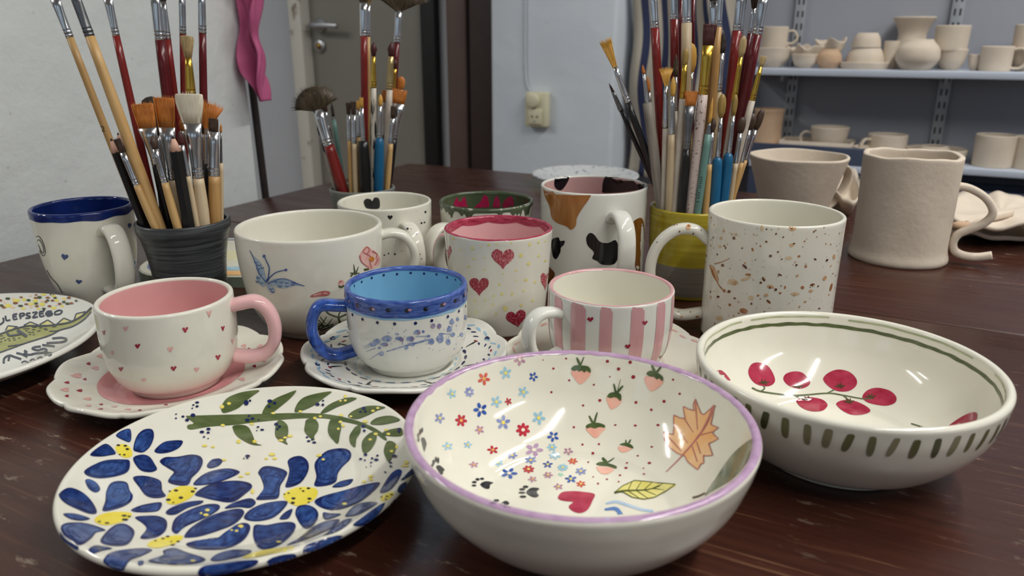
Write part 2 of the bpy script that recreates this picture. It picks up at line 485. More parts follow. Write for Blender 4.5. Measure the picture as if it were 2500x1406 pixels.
# door with its frame
d = struct(room_box('door_1', uwz(772, 250, WB)[0], uDoor1, WB + 0.0, WB + 0.04, FLOOR, 1.3, M_DOOR, bev=0.003))
hu, _, hz = uwz(783, 62, WB)
M_ALU = mat('brushed_aluminium', (196, 198, 202), 0.35, metal=0.9, var=0.03)
def room_sub(name, V, Fc, m, parent, smooth=True):
    o = link_mesh(name, V, Fc, m, parent, smooth=smooth); return o
Vr, Fr = loft([(0, 0, 0, .026, .026), (0, 0, .008, .026, .026), (0, 0, .010, .022, .022), (0, 0, .04, .011, .011), (0, 0, .052, .011, .011)], 20)
def lay(V, cu, cz):     # lathe axis -> pointing out of the door
    return [(cu + x, WB - z, cz + y) for x, y, z in V]
o = room_sub('handle_rosette', lay(Vr, hu, hz), Fr, M_ALU, d); fix_normals(o)
o = sweep('door_handle', [(hu, WB - 0.045, hz), (hu + 0.02, WB - 0.05, hz), (hu + 0.06, WB - 0.052, hz - .001), (hu + 0.115, WB - 0.05, hz - 0.004)], 0.019, 0.014, M_ALU, d, (0, 0, 1), n=20)
hu2, _, hz2 = uwz(783, 112, WB)
Vr, Fr = loft([(0, 0, 0, .024, .024), (0, 0, .008, .024, .024), (0, 0, .012, .018, .018)], 20)
o = room_sub('lock_rosette', lay(Vr, hu2, hz2), Fr, M_ALU, d); fix_normals(o)
M_BRASS = mat('brass', (170, 138, 80), 0.35, metal=0.9, var=0.04)
Vr, Fr = loft([(0, 0, .006, .009, .012), (0, 0, .02, .009, .012)], 14)
o = room_sub('lock_cylinder', lay(Vr, hu2 + .004, hz2), Fr, M_BRASS, d); fix_normals(o)
struct(room_box('gap_shade', uwz(732, 250, WB)[0], uwz(744, 250, WB)[0], WB - 0.02, WB + 0.06, FLOOR, 1.35, M_BLACK))  # black strip painted in for the dark gap beside the frame
struct(room_box('trim_2', uwz(744, 250, WB)[0], uwz(772, 250, WB)[0], WB - 0.05, WB + 0.06, FLOOR, 1.35, M_WHITEP, bev=0.004))
struct(room_box('door_edge_shade', uDoor1, uwz(1074, 250, WB)[0], WB - 0.02, WB + 0.05, FLOOR, 1.35, M_BLACK, bev=0.003))  # shadowed door edge and gap, drawn as a black strip
struct(room_box('trim_4', uwz(1074, 250, WB)[0], uwz(1110, 250, WB)[0], WB + 0.01, WB + 0.05, FLOOR, 1.35, M_GREY))
struct(room_box('trim_5', uwz(1110, 250, WB)[0], uPost0, WB - 0.01, WB + 0.05, FLOOR, 1.35, M_BLACK))
struct(room_box('trim_6', uPost0, uwz(1174, 250, WB)[0], WB - 0.09, WB + 0.05, FLOOR, 1.35, M_BROWN, bev=0.006))
struct(room_box('trim_7', uwz(1174, 250, WB - .05)[0], uPil + 0.02, WB - 0.12, WB + 0.05, FLOOR, 1.35, mat('dark_brown_paint', (52, 38, 34), 0.5, var=0.08), bev=0.004))
# lamps under the ceiling
for i, (tu, tw, tl) in enumerate(TUBES):
    t = thing('ceiling_lamp', UW(tu, tw, CEIL), ['tube ceiling lamp right above the viewer', 'tube ceiling lamp near the right wall', 'tube ceiling lamp left of the short wall', 'tube ceiling lamp near the far left wall', 'added tube lamp for top-down light above the far end of the table'][i], 'lamp', 'tube lamps under the ceiling', rotz=-TH)
    bevel_box('housing', -.05, .05, -tl/2 - .04, tl/2 + .04, -0.06, 0, 0.008, M_LAMP, t)
    V, Fc = loft([(0, 0, z, .013, .013) for z in (-tl/2, tl/2)], 12)
    o = link_mesh('tube', [(x, z, -0.095 + y) for x, y, z in V], Fc, M_LAMP, t); fix_normals(o)
    for e in (-tl/2 - .01, tl/2 + .01): bevel_box('socket', -.016, .016, e - .012, e + .012, -0.112, -0.055, 0.003, M_LAMP, t)

# ------------------------------------------------------------------ table
def table_mat():
    m, nt, b = new_mat('dark_brown_worn_wood'); L = nt.links
    tc = N(nt, 'ShaderNodeTexCoord')
    def noise(scale, stretch, detail=5, rough=0.6, loc=(0, 0, 0)):
        mp = N(nt, 'ShaderNodeMapping'); mp.inputs['Scale'].default_value = stretch; mp.inputs['Location'].default_value = loc
        L.new(tc.outputs['Object'], mp.inputs['Vector'])
        n = N(nt, 'ShaderNodeTexNoise'); n.inputs['Scale'].default_value = scale; n.inputs['Detail'].default_value = detail; n.inputs['Roughness'].default_value = rough
        L.new(mp.outputs[0], n.inputs['Vector']); return n
    def ramp(src, p0, p1, c0=(0, 0, 0, 1), c1=(1, 1, 1, 1)):
        r = N(nt, 'ShaderNodeValToRGB'); e = r.color_ramp.elements
        e[0].position, e[1].position = p0, p1; e[0].color, e[1].color = c0, c1
        L.new(src, r.inputs[0]); return r
    def mix(a, b_, f):
        x = N(nt, 'ShaderNodeMix', data_type='RGBA')
        for s_, v in ((6, a), (7, b_)):
            if isinstance(v, tuple): x.inputs[s_].default_value = v
            else: L.new(v, x.inputs[s_])
        L.new(f, x.inputs[0]); return x.outputs[2]
    grain = noise(16.0, (0.5, 11, 4))
    base = ramp(grain.outputs['Fac'], 0.3, 0.72, (*lin((54, 26, 18)), 1), (*lin((72, 38, 27)), 1))
    # scratches along the grain
    sc = noise(120.0, (0.06, 2.6, 1), 3, 0.55); scm = noise(5.0, (1, 1, 1), 3, 0.5, (3, 1, 0))
    s1 = ramp(sc.outputs['Fac'], 0.60, 0.68); s2 = ramp(scm.outputs['Fac'], 0.44, 0.60)
    mul = N(nt, 'ShaderNodeMath', operation='MULTIPLY'); L.new(s1.outputs[0], mul.inputs[0]); L.new(s2.outputs[0], mul.inputs[1])
    m8 = N(nt, 'ShaderNodeMath', operation='MULTIPLY'); L.new(mul.outputs[0], m8.inputs[0]); m8.inputs[1].default_value = 0.42
    c1 = mix(base.outputs[0], (*lin((150, 110, 82)), 1), m8.outputs[0])
    # chips and paint specks
    ch = noise(100.0, (0.4, 1.3, 1), 5, 0.7, (0, 5, 0)); chm = noise(4.5, (1, 1, 1), 2, 0.5, (7.3, 2, 0))
    h1 = ramp(ch.outputs['Fac'], 0.60, 0.66); h2 = ramp(chm.outputs['Fac'], 0.46, 0.58)
    mul2 = N(nt, 'ShaderNodeMath', operation='MULTIPLY'); L.new(h1.outputs[0], mul2.inputs[0]); L.new(h2.outputs[0], mul2.inputs[1])
    m82 = N(nt, 'ShaderNodeMath', operation='MULTIPLY'); L.new(mul2.outputs[0], m82.inputs[0]); m82.inputs[1].default_value = 0.5
    c2 = mix(c1, (*lin((176, 158, 136)), 1), m82.outputs[0])
    vo = N(nt, 'ShaderNodeTexVoronoi'); vo.inputs['Scale'].default_value = 85.0; L.new(tc.outputs['Object'], vo.inputs['Vector'])
    v1 = ramp(vo.outputs['Distance'], 0.035, 0.07, (1, 1, 1, 1), (0, 0, 0, 1)); v2 = ramp(vo.outputs['Color'], 0.80, 0.86)
    mul3 = N(nt, 'ShaderNodeMath', operation='MULTIPLY'); L.new(v1.outputs[0], mul3.inputs[0]); L.new(v2.outputs[0], mul3.inputs[1])
    m83 = N(nt, 'ShaderNodeMath', operation='MULTIPLY'); L.new(mul3.outputs[0], m83.inputs[0]); m83.inputs[1].default_value = 0.6
    c2 = mix(c2, (*lin((190, 176, 158)), 1), m83.outputs[0])
    L.new(c2, b.inputs['Base Color'])
    rr = noise(14.0, (0.5, 3, 1), 4)
    rm = ramp(rr.outputs['Fac'], 0.3, 0.75, (0.22, 0.22, 0.22, 1), (0.40, 0.40, 0.40, 1)); L.new(rm.outputs[0], b.inputs['Roughness']); b.inputs['Specular IOR Level'].default_value = 0.42
    bp = N(nt, 'ShaderNodeBump'); bp.inputs['Strength'].default_value = 0.12; bp.inputs['Distance'].default_value = 0.001
    L.new(grain.outputs['Fac'], bp.inputs['Height']); L.new(bp.outputs[0], b.inputs['Normal'])
    return m
M_TABLE = table_mat()
tb = thing('worktable', UW(0, 0, FLOOR), 'long dark brown worn wooden table under all the pottery', 'table', rotz=-TH)
tz = -FLOOR
bevel_box('tabletop_board', 0, 2.0, -0.5655, 0, tz - 0.035, tz, 0.0025, M_TABLE, tb)
bevel_box('tabletop_board', 0, 2.0, -1.60, -0.5675, tz - 0.035, tz, 0.0025, M_TABLE, tb)
for (x, y) in ((0.06, -0.06), (1.94, -0.06), (0.06, -1.54), (1.94, -1.54)):
    bevel_box('leg', x - .035, x + .035, y - .035, y + .035, 0, tz - 0.035, 0.004, M_TABLE, tb)
bevel_box('apron_rail', 0.1, 1.9, -0.075, -0.05, tz - 0.13, tz - 0.035, 0.002, M_TABLE, tb)
bevel_box('apron_rail', 0.1, 1.9, -1.55, -1.525, tz - 0.13, tz - 0.035, 0.002, M_TABLE, tb)
# ------------------------------------------------------------------ glazes
CREAM = glaze('cream_white_glaze', (224, 221, 207), 0.02)
CREAM_IN = glaze('warm_cream_glaze', (227, 224, 209), 0.02)
WHITE = glaze('cool_white_glaze', (226, 225, 216), 0.02)
PINK = glaze('dusty_pink_glaze', (222, 168, 166), 0.05, 18)
PALEPINK = glaze('pale_pink_glaze', (228, 180, 180), 0.04, 18)
SKY = glaze('sky_blue_glaze', (126, 180, 210), 0.07, 40, stretch=(1, 1, .3))
NAVY = glaze('navy_glaze', (24, 42, 104), 0.16, 60, stretch=(1, 1, .5))
COBALT = glaze('cobalt_brushed_glaze', (48, 80, 156), 0.4, 150, stretch=(1, 1, 1))
COBALT_D = glaze('deep_cobalt_glaze', (34, 60, 140), 0.25, 90, stretch=(.4, .4, 2))
COWPINK = glaze('cow_pink_glaze', (208, 168, 164), 0.04)
BLACKG = glaze('black_glaze', (20, 19, 22), 0.2, 60)
BISQUE = mat('bisque_clay', (210, 196, 178), 0.85, var=0.05, vscale=25, bump=0.25, bscale=160)
BISQUE2 = mat('pale_bisque_clay', (216, 202, 184), 0.85, var=0.05, vscale=25, bump=0.3, bscale=120)
RASP = paint('raspberry_paint', (158, 40, 66), (186, 70, 92), 120)
CHARC = mat('charcoal_ribbed_glaze', (52, 54, 57), 0.22, rgb2=(84, 88, 90), vscale=60, stretch=(.25, .25, 7), lo=.4, hi=.75, bump=.5, bscale=70)
YELLOWG = mat('yellow_brushed_glaze', (160, 142, 34), 0.18, rgb2=(190, 172, 58), vscale=45, stretch=(.2, .2, 5), lo=.3, hi=.7)
GREYCLAY = mat('grey_slip', (128, 122, 112), 0.4, rgb2=(146, 140, 130), vscale=45, stretch=(.2, .2, 5))
GREENG = glaze('dark_green_glaze', (78, 88, 64), 0.12, 60)

def place(name, *a, **k): return Pot(name, *a, **k)
# --- front bowl with strawberries
H = .0625
P_BOWL = Pot('fruit_bowl', (.0353, .3563), 0, [(.047, 0), (.050, .004), (.066, .014), (.0815, .032), (.0885, .049), (.0911, H - .003)], .0052, .009, [CREAM, CREAM_IN],
             'large cream bowl with lilac rim painted with strawberries, tiny flowers and paw prints', 'bowl', seg=144)
# --- right bowl with cherries
P_CHER = Pot('cherry_bowl', (.2053, .432), 0, [(.0475, 0), (.0488, .0012), (.0482, .0030), (.0530, .0050), (.0665, .0135), (.081, .031), (.0875, .047), (.0896, H - .003)], .0050, .008, [CREAM, CREAM_IN],
             'cream bowl with red cherries inside and olive dashes round the outside', 'bowl', seg=144)
# --- dinner plate with blue flowers
P_PLATE = Pot('flower_plate', (-.1512, .3834), 0, [(.058, 0), (.060, .002), (.072, .0065), (.086, .0125), (.0958, .0178)], .0046, .0062, [CREAM, CREAM],
              'round cream plate with big cobalt blue petals and an olive leafy branch', 'plate', seg=144)
P_DINO = Pot('birthday_plate', (-.455, .562), 0, [(.070, 0), (.072, .002), (.085, .0065), (.101, .013), (.114, .0198)], .0046, .0060, [WHITE, WHITE],
             'white plate with painted crocodile tail, dotted edge and dark lettering', 'plate', seg=144)
# --- pink cup on its saucer
def scallop(R0, n, amp, r_in):
    def f(th, r, z):
        k = max(0.0, (r - r_in)/(R0 - r_in))
        c = abs(math.cos(n*th/2))**0.6
        return r*(1 + amp*k*k*(c - 0.7)), z + 0.0012*k*k*math.cos(n*th)
    return f
def saucer(name, c, R, mats, label, n=8, amp=.045, split=0.0):
    return Pot(name, c, 0, [(.040, 0), (.042, .002), (.052, .0055), (.066, .0090), (R, .0142)], .0038, .0050, mats, label, 'saucer', seg=160, wob=scallop(R, n, amp, .052), split=split)
P_PSAU = saucer('saucer', (-.2555, .5265), .0800, [CREAM, CREAM], 'scalloped cream saucer with tiny hearts and pink centre under the pink cup', 10, .04)
Z1 = .0056
P_PCUP = Pot('teacup', (-.2516, .5233), Z1, [(.0315, 0), (.0322, .003), (.0385, .0085), (.0448, .022), (.0468, .040), (.0466, .0655)], .0040, .006, [CREAM, PINK],
             'cream teacup with tiny pink hearts, pink inside and pink handle', 'cup', split=-.0035)
handle(P_PCUP, 8, [(.0445, .0575), (.052, .0590), (.0625, .0600), (.0705, .0535), (.0745, .041), (.0730, .028), (.0665, .0195), (.056, .0165), (.0430, .0180)], .0150, .0095, PALEPINK)
# --- blue cup on its saucer
P_BSAU = saucer('saucer', (-.0845, .5605), .0795, [WHITE, WHITE], 'scalloped white saucer with blue dashes under the blue-rimmed cup', 8, .05)
P_BCUP = Pot('teacup', (-.0819, .5614), Z1, [(.0330, 0), (.0338, .003), (.0405, .009), (.0456, .022), (.0468, .040), (.0469, .0635)], .0036, .006, [WHITE, SKY],
             'white teacup with brushed cobalt band and handle, sky blue inside with dots', 'cup', split=-.003)
handle(P_BCUP, 194, [(.0450, .0500), (.054, .0510), (.0650, .0520), (.0705, .0465), (.0730, .037), (.0725, .027), (.0665, .0155), (.056, .0105), (.0385, .0140)], .0150, .0088, COBALT)
# --- striped cup on its saucer
P_SSAU = saucer('saucer', (.0763, .5578), .0795, [CREAM, CREAM], 'scalloped cream saucer with pink edge strokes under the striped cup', 8, .045)
P_SCUP = Pot('teacup', (.0763, .5578), Z1, [(.0340, 0), (.0348, .003), (.0410, .009), (.0462, .020), (.0482, .038), (.0482, .0620)], .0034, .006, [WHITE, CREAM_IN],
             'white teacup with vertical pink stripes and little red hearts', 'cup', split=-.003)
handle(P_SCUP, 210, [(.0465, .0500), (.055, .0520), (.0650, .0520), (.0720, .0460), (.0740, .036), (.0715, .025), (.0650, .0170), (.0570, .0150), (.0440, .0190)], .0135, .0078, WHITE)
# --- big floral cup
P_FLOR = Pot('jumbo_cup', (-.179, .6564), 0, [(.0375, 0), (.0385, .003), (.0470, .011), (.0565, .030), (.0612, .055), (.0630, .075), (.0633, .0925)], .0046, .007, [CREAM, CREAM_IN],
             'jumbo cream cup painted with a blue butterfly and pink blossoms', 'cup')
handle(P_FLOR, 12, [(.0610, .0815), (.072, .0830), (.0830, .0790), (.0905, .0680), (.0915, .0560), (.0870, .0440), (.0770, .0350), (.0570, .0300)], .0165, .0085, CREAM)
# --- mug with red hearts
P_HEAR = Pot('mug', (-.0122, .6617), 0, [(.0395, 0), (.0405, .003), (.0432, .020), (.0455, .050), (.0475, .078), (.0482, .0890)], .0036, .006, [CREAM, PALEPINK],
             'white mug with sponged red hearts, yellow dots and raspberry rim', 'mug', split=-.0015)
handle(P_HEAR, 140, [(.0460, .0700), (.0550, .0745), (.0670, .0715), (.0750, .0600), (.0760, .0450), (.0700, .0310), (.0580, .0230), (.0425, .0230)], .0150, .0065, [CREAM, PALEPINK])
# --- speckled brown mug
P_SPEC = Pot('mug', (.2228, .631), 0, [(.0525, 0), (.0538, .002), (.0545, .006), (.0546, .050), (.0550, .090), (.0553, .1095)], .0036, .006, [CREAM, CREAM_IN],
             'tall cream mug splattered with rusty brown specks', 'mug')
H_SPEC = handle(P_SPEC, 172, [(.0530, .0840), (.0650, .0930), (.0800, .0930), (.0940, .0820), (.1010, .0640), (.1000, .0420), (.0900, .0240), (.0750, .0150), (.0520, .0185)], .0150, .0095, CREAM)
# --- cow mug
P_COW = Pot('mug', (.0836, .770), 0, [(.0515, 0), (.0528, .002), (.0536, .008), (.0540, .050), (.0543, .090), (.0544, .1075)], .0036, .006, [WHITE, COWPINK],
            'white mug with black and brown cow patches and pink inside', 'mug', split=-.004)
handle(P_COW, -74, [(.0520, .0830), (.0620, .0910), (.0740, .0890), (.0830, .0780), (.0860, .0600), (.0840, .0420), (.0740, .0270), (.0520, .0220)], .0175, .0085, WHITE)
# --- mug with a black heart
P_BHRT = Pot('mug', (-.133, .7837), 0, [(.0390, 0), (.0402, .003), (.0455, .020), (.0478, .050), (.0485, .0880)], .0036, .006, [CREAM, CREAM_IN],
             'cream mug with fine black specks and a black heart inside', 'mug')
H_BHRT = handle(P_BHRT, -58, [(.0460, .0680), (.0550, .0740), (.0680, .0700), (.0760, .0580), (.0780, .0430), (.0730, .0290), (.0620, .0210), (.0450, .0220)], .0150, .0075, CREAM)
# --- green drip cup
P_GRN = Pot('mug', (-.0272, .794), 0, [(.0360, 0), (.0372, .003), (.0430, .020), (.0470, .050), (.0490, .078), (.0495, .0865)], .0036, .006, [CREAM, GREENG],
            'cream mug with dripping dark green rim and red drips inside', 'mug')
handle(P_GRN, 224, [(.0450, .0640), (.0560, .0690), (.0690, .0660), (.0780, .0540), (.0790, .0400), (.0720, .0270), (.0600, .0200), (.0430, .0220)], .0160, .0075, CREAM)
# --- blue rim mug on the left
P_BRIM = Pot('mug', (-.4085, .7118), 0, [(.0255, 0), (.0268, .003), (.0330, .018), (.0390, .040), (.0425, .065), (.0443, .0980)], .0036, .006, [CREAM, NAVY],
             'cream mug with wavy navy rim, navy inside and small blue hearts', 'mug')
handle(P_BRIM, -38, [(.0410, .0790), (.0500, .0850), (.0600, .0800), (.0660, .0660), (.0670, .0500), (.0630, .0340), (.0530, .0240), (.0340, .0240)], .0180, .0080, CREAM)
# --- handmade bisque mug and cup (not glazed yet)
def wobA(th, r, z):
    k = max(0, z)/.12
    return r*(1 + .010*math.sin(2*th + .6)*k + .004*math.sin(5*th + z*60) + .002*math.sin(9*th - z*40)), z + .0010*k**4*math.sin(3*th + 1) + .0004*k**6*math.sin(8*th)
P_BISM = Pot('mug', (.462, .881), 0, [(.0520, 0), (.0538, .002), (.0540, .006), (.0518, .016), (.0516, .040), (.0520, .080), (.0528, .1225)], .0065, .008, BISQUE,
             'unglazed pale clay mug with uneven rim and curled ribbon handle', 'mug', wob=wobA, rimk=.3)
ca, sa = math.cos(math.radians(-27)), math.sin(math.radians(-27))
sweep('handle', [(r*ca, r*sa, z) for r, z in [(.0500, .0905), (.0580, .0900), (.0680, .0865), (.0790, .0795), (.0870, .0690), (.0880, .0600), (.0810, .0500), (.0690, .0425), (.0590, .0355), (.0555, .0250), (.0590, .0155), (.0690, .0112), (.0820, .0112), (.0960, .0150)]], .0130, .0085, BISQUE2, P_BISM.root, (-sa, ca, 0), n=80, power=3.2)
def wobB(th, r, z):
    k = max(0, z)/.095
    return r*(1 + .006*math.sin(3*th)*k), z + .0006*k**5*math.sin(4*th + 2)
P_CONE = Pot('mug', (.4025, 1.073), 0, [(.0400, 0), (.0412, .002), (.0440, .012), (.0530, .045), (.0667, .0930)], .0048, .007, BISQUE,
             'unglazed flared clay cup with ear-shaped handle behind the splattered mug', 'cup', wob=wobB, rimk=.35)
handle(P_CONE, 12, [(.0590, .0760), (.0660, .0790), (.0760, .0760), (.0820, .0660), (.0800, .0510), (.0720, .0360), (.0600, .0230), (.0450, .0130)], .0200, .0052, BISQUE)
# --- brush pots
P_GREY = Pot('brush_pot', (-.3085, .6987), 0, [(.0290, 0), (.0300, .002), (.0318, .020), (.0345, .050), (.0385, .072), (.0415, .080), (.0421, .0875)], .0038, .006, CHARC,
             'dark charcoal ribbed ceramic pot holding brushes and pencils on the left', 'pot')
P_YEL = Pot('brush_pot', (.1832, .7585), 0, [(.0375, 0), (.0386, .002), (.0400, .020), (.0410, .0290), (.0420, .050), (.0428, .075), (.0430, .0880)], .0038, .006, [YELLOWG, YELLOWG],
            'yellow glazed ceramic pot crowded with brushes on the right', 'pot')
P_FARP = Pot('brush_pot', (-.1916, .9657), 0, [(.0330, 0), (.0340, .002), (.0355, .020), (.0385, .045), (.0410, .060), (.0416, .0680)], .0036, .006, mat('grey_green_glaze', (108, 112, 108), .3, rgb2=(136, 138, 130), vscale=50, stretch=(.3, .3, 4)),
             'small grey-green ceramic pot of brushes standing farthest back', 'pot')
# ------------------------------------------------------------------ hand painting on the glaze
random.seed(7)
def KK(x0, y0, sc):
    def f(*pts): return [(x0 + x/sc, y0 + y/sc) for x, y in pts]
    f.b = lambda *pts, n=4: blob(*f(*pts), n=n)
    f.e = lambda x, y, rx, ry=None, rot=0.0, n=14: ell(x0 + x/sc, y0 + y/sc, rx/sc, (ry if ry is not None else rx)/sc, rot, n)
    f.s = lambda pts, w0, w1=None, wm=None: stroke(f(*pts), w0/sc, None if w1 is None else w1/sc, None if wm is None else wm/sc)
    f.h = lambda x, y, w, h, rot=0.0: heart(x0 + x/sc, y0 + y/sc, w/sc, h/sc, rot)
    return f
def s_in(pot, r):      # s on the inside where the radius is r
    m = pot.s < -0.001
    rr, ss = pot.prof[m, 0], pot.s[m]; o = np.argsort(rr); return float(np.interp(r, rr[o], ss[o]))
def wav(seed, n=6, amp=1.0, lo=2, hi=14):
    rg = random.Random(seed); c = [(rg.randint(lo, hi), rg.uniform(0, 2*PI), rg.uniform(.4, 1)) for _ in range(n)]
    return lambda th: amp*sum(a*math.sin(k*th + p) for k, p, a in c)/n
INK = paint('navy_ink_paint', (28, 34, 74), (38, 48, 98))
BLK = paint('black_paint_glazed', (24, 24, 27), (46, 47, 52))
RED = paint('heart_red_paint', (148, 36, 56), (168, 52, 72))
DOTRED = paint('wine_dot_paint', (140, 32, 52), (156, 46, 64))
ROSE = paint('pale_rose_paint', (218, 164, 158), (230, 184, 176))
LTB = paint('light_blue_paint', (140, 186, 208), (172, 206, 220))
PERI = paint('periwinkle_paint', (120, 130, 184), (160, 168, 204))
COB = paint('cobalt_paint', (38, 68, 146), (72, 106, 180))
MAUVE = paint('mauve_paint', (168, 120, 146), (196, 156, 172))
LILAC = paint('lilac_paint', (172, 138, 172), (192, 162, 190))
ORED = paint('orange_red_paint', (196, 72, 60), (216, 108, 90))
CRIM = paint('crimson_paint', (170, 34, 52), (196, 62, 74))
YEL = paint('yellow_paint', (236, 216, 86), (244, 230, 130))
ORA = paint('orange_paint', (232, 160, 72), (240, 188, 110))
CRM = paint('cream_paint', (230, 220, 196), (238, 230, 210))
MINT = paint('mint_paint', (150, 208, 184), (180, 220, 200))
GRN = paint('leaf_green_paint', (58, 78, 44), (92, 108, 66))
BERRY = paint('pale_berry_paint', (232, 168, 148), (240, 192, 174), 90)

# --- strawberry bowl
pot = P_BOWL; K3 = KK(960, 840, 3.056); K4 = KK(1350, 840, 3.057)
w1, w2 = wav(1, 9, .0012, 20, 70), wav(2, 5, .0005)
band(pot, 'lilac_rim', LILAC, lambda t: .0016 + w2(t), lambda t: -.0034 + w1(t), n=420, rows=6, label='lilac painted rim')
FL = [(943,115,45,MAUVE,CRM,5),(675,258,48,ORED,ORA,5),(838,215,46,LTB,YEL,5),(1045,243,35,COB,CRM,5),(437,370,36,LTB,YEL,5),(567,357,38,PERI,CRM,7),(970,357,42,LTB,YEL,5),(650,490,54,COB,CRM,5),
 (768,430,44,LTB,YEL,5),(858,428,28,CRIM,RED,5),(345,552,40,PERI,YEL,5),(505,570,46,CRIM,ORA,6),(643,640,36,MAUVE,ORA,5),(820,585,54,PERI,YEL,5),(1085,550,52,LTB,YEL,5),(968,640,54,CRIM,CRM,7),
 (405,762,42,LTB,YEL,5),(555,752,34,LTB,YEL,5),(742,790,44,CRIM,ORA,5),(1193,690,46,COB,CRM,5),(887,830,42,PERI,YEL,6),(1050,790,70,LILAC,CRM,5),(1185,770,40,LTB,YEL,6),(1205,832,46,LTB,YEL,6),
 (1305,800,38,MAUVE,CRM,5),(1340,875,38,ORED,ORA,6),(1025,865,46,PERI,YEL,6),(1153,900,40,COB,YEL,5),(1265,922,42,LTB,YEL,8),(1400,950,44,PERI,YEL,6),(600,900,38,MAUVE,ORA,5),(780,885,42,LTB,YEL,6),
 (1010,935,46,CRIM,YEL,7),(865,965,64,COB,CRM,5),(1155,978,38,MAUVE,YEL,6),(1250,975,24,MINT,MINT,5),(1325,1008,46,COB,YEL,5),(1040,1010,36,MAUVE,ORA,5),(1400,1045,38,ORED,YEL,6),(1232,1065,38,MAUVE,YEL,5)]
for i, (x, y, r, pc, cc, n) in enumerate(FL):
    fy = 1.05 if y < 600 else (1.05 - .38*min(1, (y - 600)/250)); a0 = random.uniform(0, 1.2); pts = []
    for k in range(n):
        a = a0 + 2*PI*k/n; px_, py_ = x + .6*r*math.cos(a), y + .6*r*fy*math.sin(a)
        e = [(px_ + .40*r*math.cos(b)*math.cos(a) - .25*r*math.sin(b)*math.sin(a), py_ + fy*(.40*r*math.cos(b)*math.sin(a) + .25*r*math.sin(b)*math.cos(a))) for b in np.linspace(0, 2*PI, 10, endpoint=False)]
        pts.append(K3(*e))
    decal(pot, 'painted_flower', [(pc, pts), (cc, [K3.e(x, y, .24*r, .24*r*fy)])], step=3.5, subs=['flower_centre'])
PAWS = [([(188,715,8,17),(186,682,8,20),(200,655,8,22),(214,642,7,20)], [(208,702),(230,700),(246,740),(243,762),(232,802),(222,775),(212,735)]),
 ([(290,910,9,18),(299,882,9,20),(317,862,8,22),(334,868,8,24)], [(318,915),(345,905),(382,938),(372,952),(366,986),(340,955)]),
 ([(602,1056,19,8),(604,1031,19,9),(628,1010,16,10),(662,1006,16,9)], [(648,1046),(690,1024),(746,1034),(722,1050),(716,1080),(678,1076)]),
 ([(968,1140,26,9),(960,1110,26,8),(962,1085,23,9),(988,1066,22,10)], [(992,1106),(1030,1074),(1090,1078),(1070,1104),(1086,1132),(1058,1146),(1018,1132)]),
 ([(770,1168,22,9),(742,1190,24,9)], [(798,1196),(840,1170),(868,1190),(850,1205),(880,1224),(830,1216)])]
for toes, pad in PAWS:
    decal(pot, 'painted_paw_print', [(BLK, [K3.e(*t) for t in toes] + [K3.b(*pad)])], step=3.5)
decal(pot, 'painted_heart', [(RASP, [K3.b((1230,1140),(1262,1106),(1340,1098),(1420,1104),(1502,1120),(1488,1168),(1450,1238),(1390,1263),(1330,1242),(1310,1210),(1342,1180),(1290,1174),(1240,1162))])])
dots = [K3.e(x, y, r, r*.9) for x, y, r in [(1118,118,5),(1290,107,8),(1195,182,9),(1313,270,9),(1497,303,8),(1180,358,9),(1417,458,9),(1255,525,7),(1348,620,9),(1412,750,9),(1535,747,9),(1490,815,11),(1455,882,7),(1492,992,6),(1528,1042,8)]]
dots += [K4.e(x, y, r, r*(.95 if y < 600 else .62)) for x, y, r in [(407,128,12),(577,135,13),(490,185,13),(600,245,15),(425,243,6),(897,265,9),(946,371,9),(830,427,12),(620,435,11),(735,490,10),(615,608,12),(785,604,13),(466,604,10),(738,767,10),(633,834,9),(720,888,14),(553,887,9),(545,925,13),(676,927,7),(680,970,10),(500,980,10),(403,1010,9),(490,1028,8),(350,420,12)]]
decal(pot, 'red_dots', [(DOTRED, dots)], step=3, kind='stuff')
SB = [([(140,200),(275,205),(265,250),(205,300),(160,255)], [(135,185),(160,160),(205,158),(260,165),(282,190),(278,214),(250,198),(235,212),(215,196),(195,206),(180,192),(160,200)], [((205,160),(178,100),18),((205,160),(232,95),10)]),
 ([(690,240),(820,265),(805,310),(738,352),(700,310)], [(700,215),(730,198),(780,212),(822,245),(818,276),(795,255),(775,264),(760,246),(735,242),(712,234)], [((762,208),(738,158),18),((775,210),(808,170),16)]),
 ([(405,395),(508,400),(500,450),(440,487),(412,450)], [(405,388),(430,362),(480,360),(510,380),(505,426),(480,402),(455,396),(430,402),(412,396)], [((470,362),(455,295),14),((480,360),(524,310),18),((482,355),(505,262),5)]),
 ([(250,625),(385,625),(365,660),(320,702),(270,665)], [(248,608),(285,590),(340,588),(386,605),(386,624),(350,618),(315,630),(280,622),(254,630)], [((300,592),(270,535),15),((308,592),(331,508),14)]),
 ([(488,765),(592,772),(560,800),(510,808)], [(498,750),(540,738),(590,755),(600,780),(570,772),(530,758)], [((548,748),(545,715),11),((562,748),(582,712),12)]),
 ([(328,915),(452,930),(430,960),(390,973),(350,960)], [(322,900),(350,882),(400,888),(472,912),(472,932),(440,922),(400,912),(360,910)], [((400,892),(370,848),26),((410,884),(458,850),9)])]
for b_, c_, st in SB:
    decal(pot, 'painted_strawberry', [(BERRY, [K4.b(*b_)]), (GRN, [K4.b(*c_, n=3)] + [K4.s([a, b2], w, w*.6, w*1.2) for a, b2, w in st])], step=4, subs=['leaf_cap'])
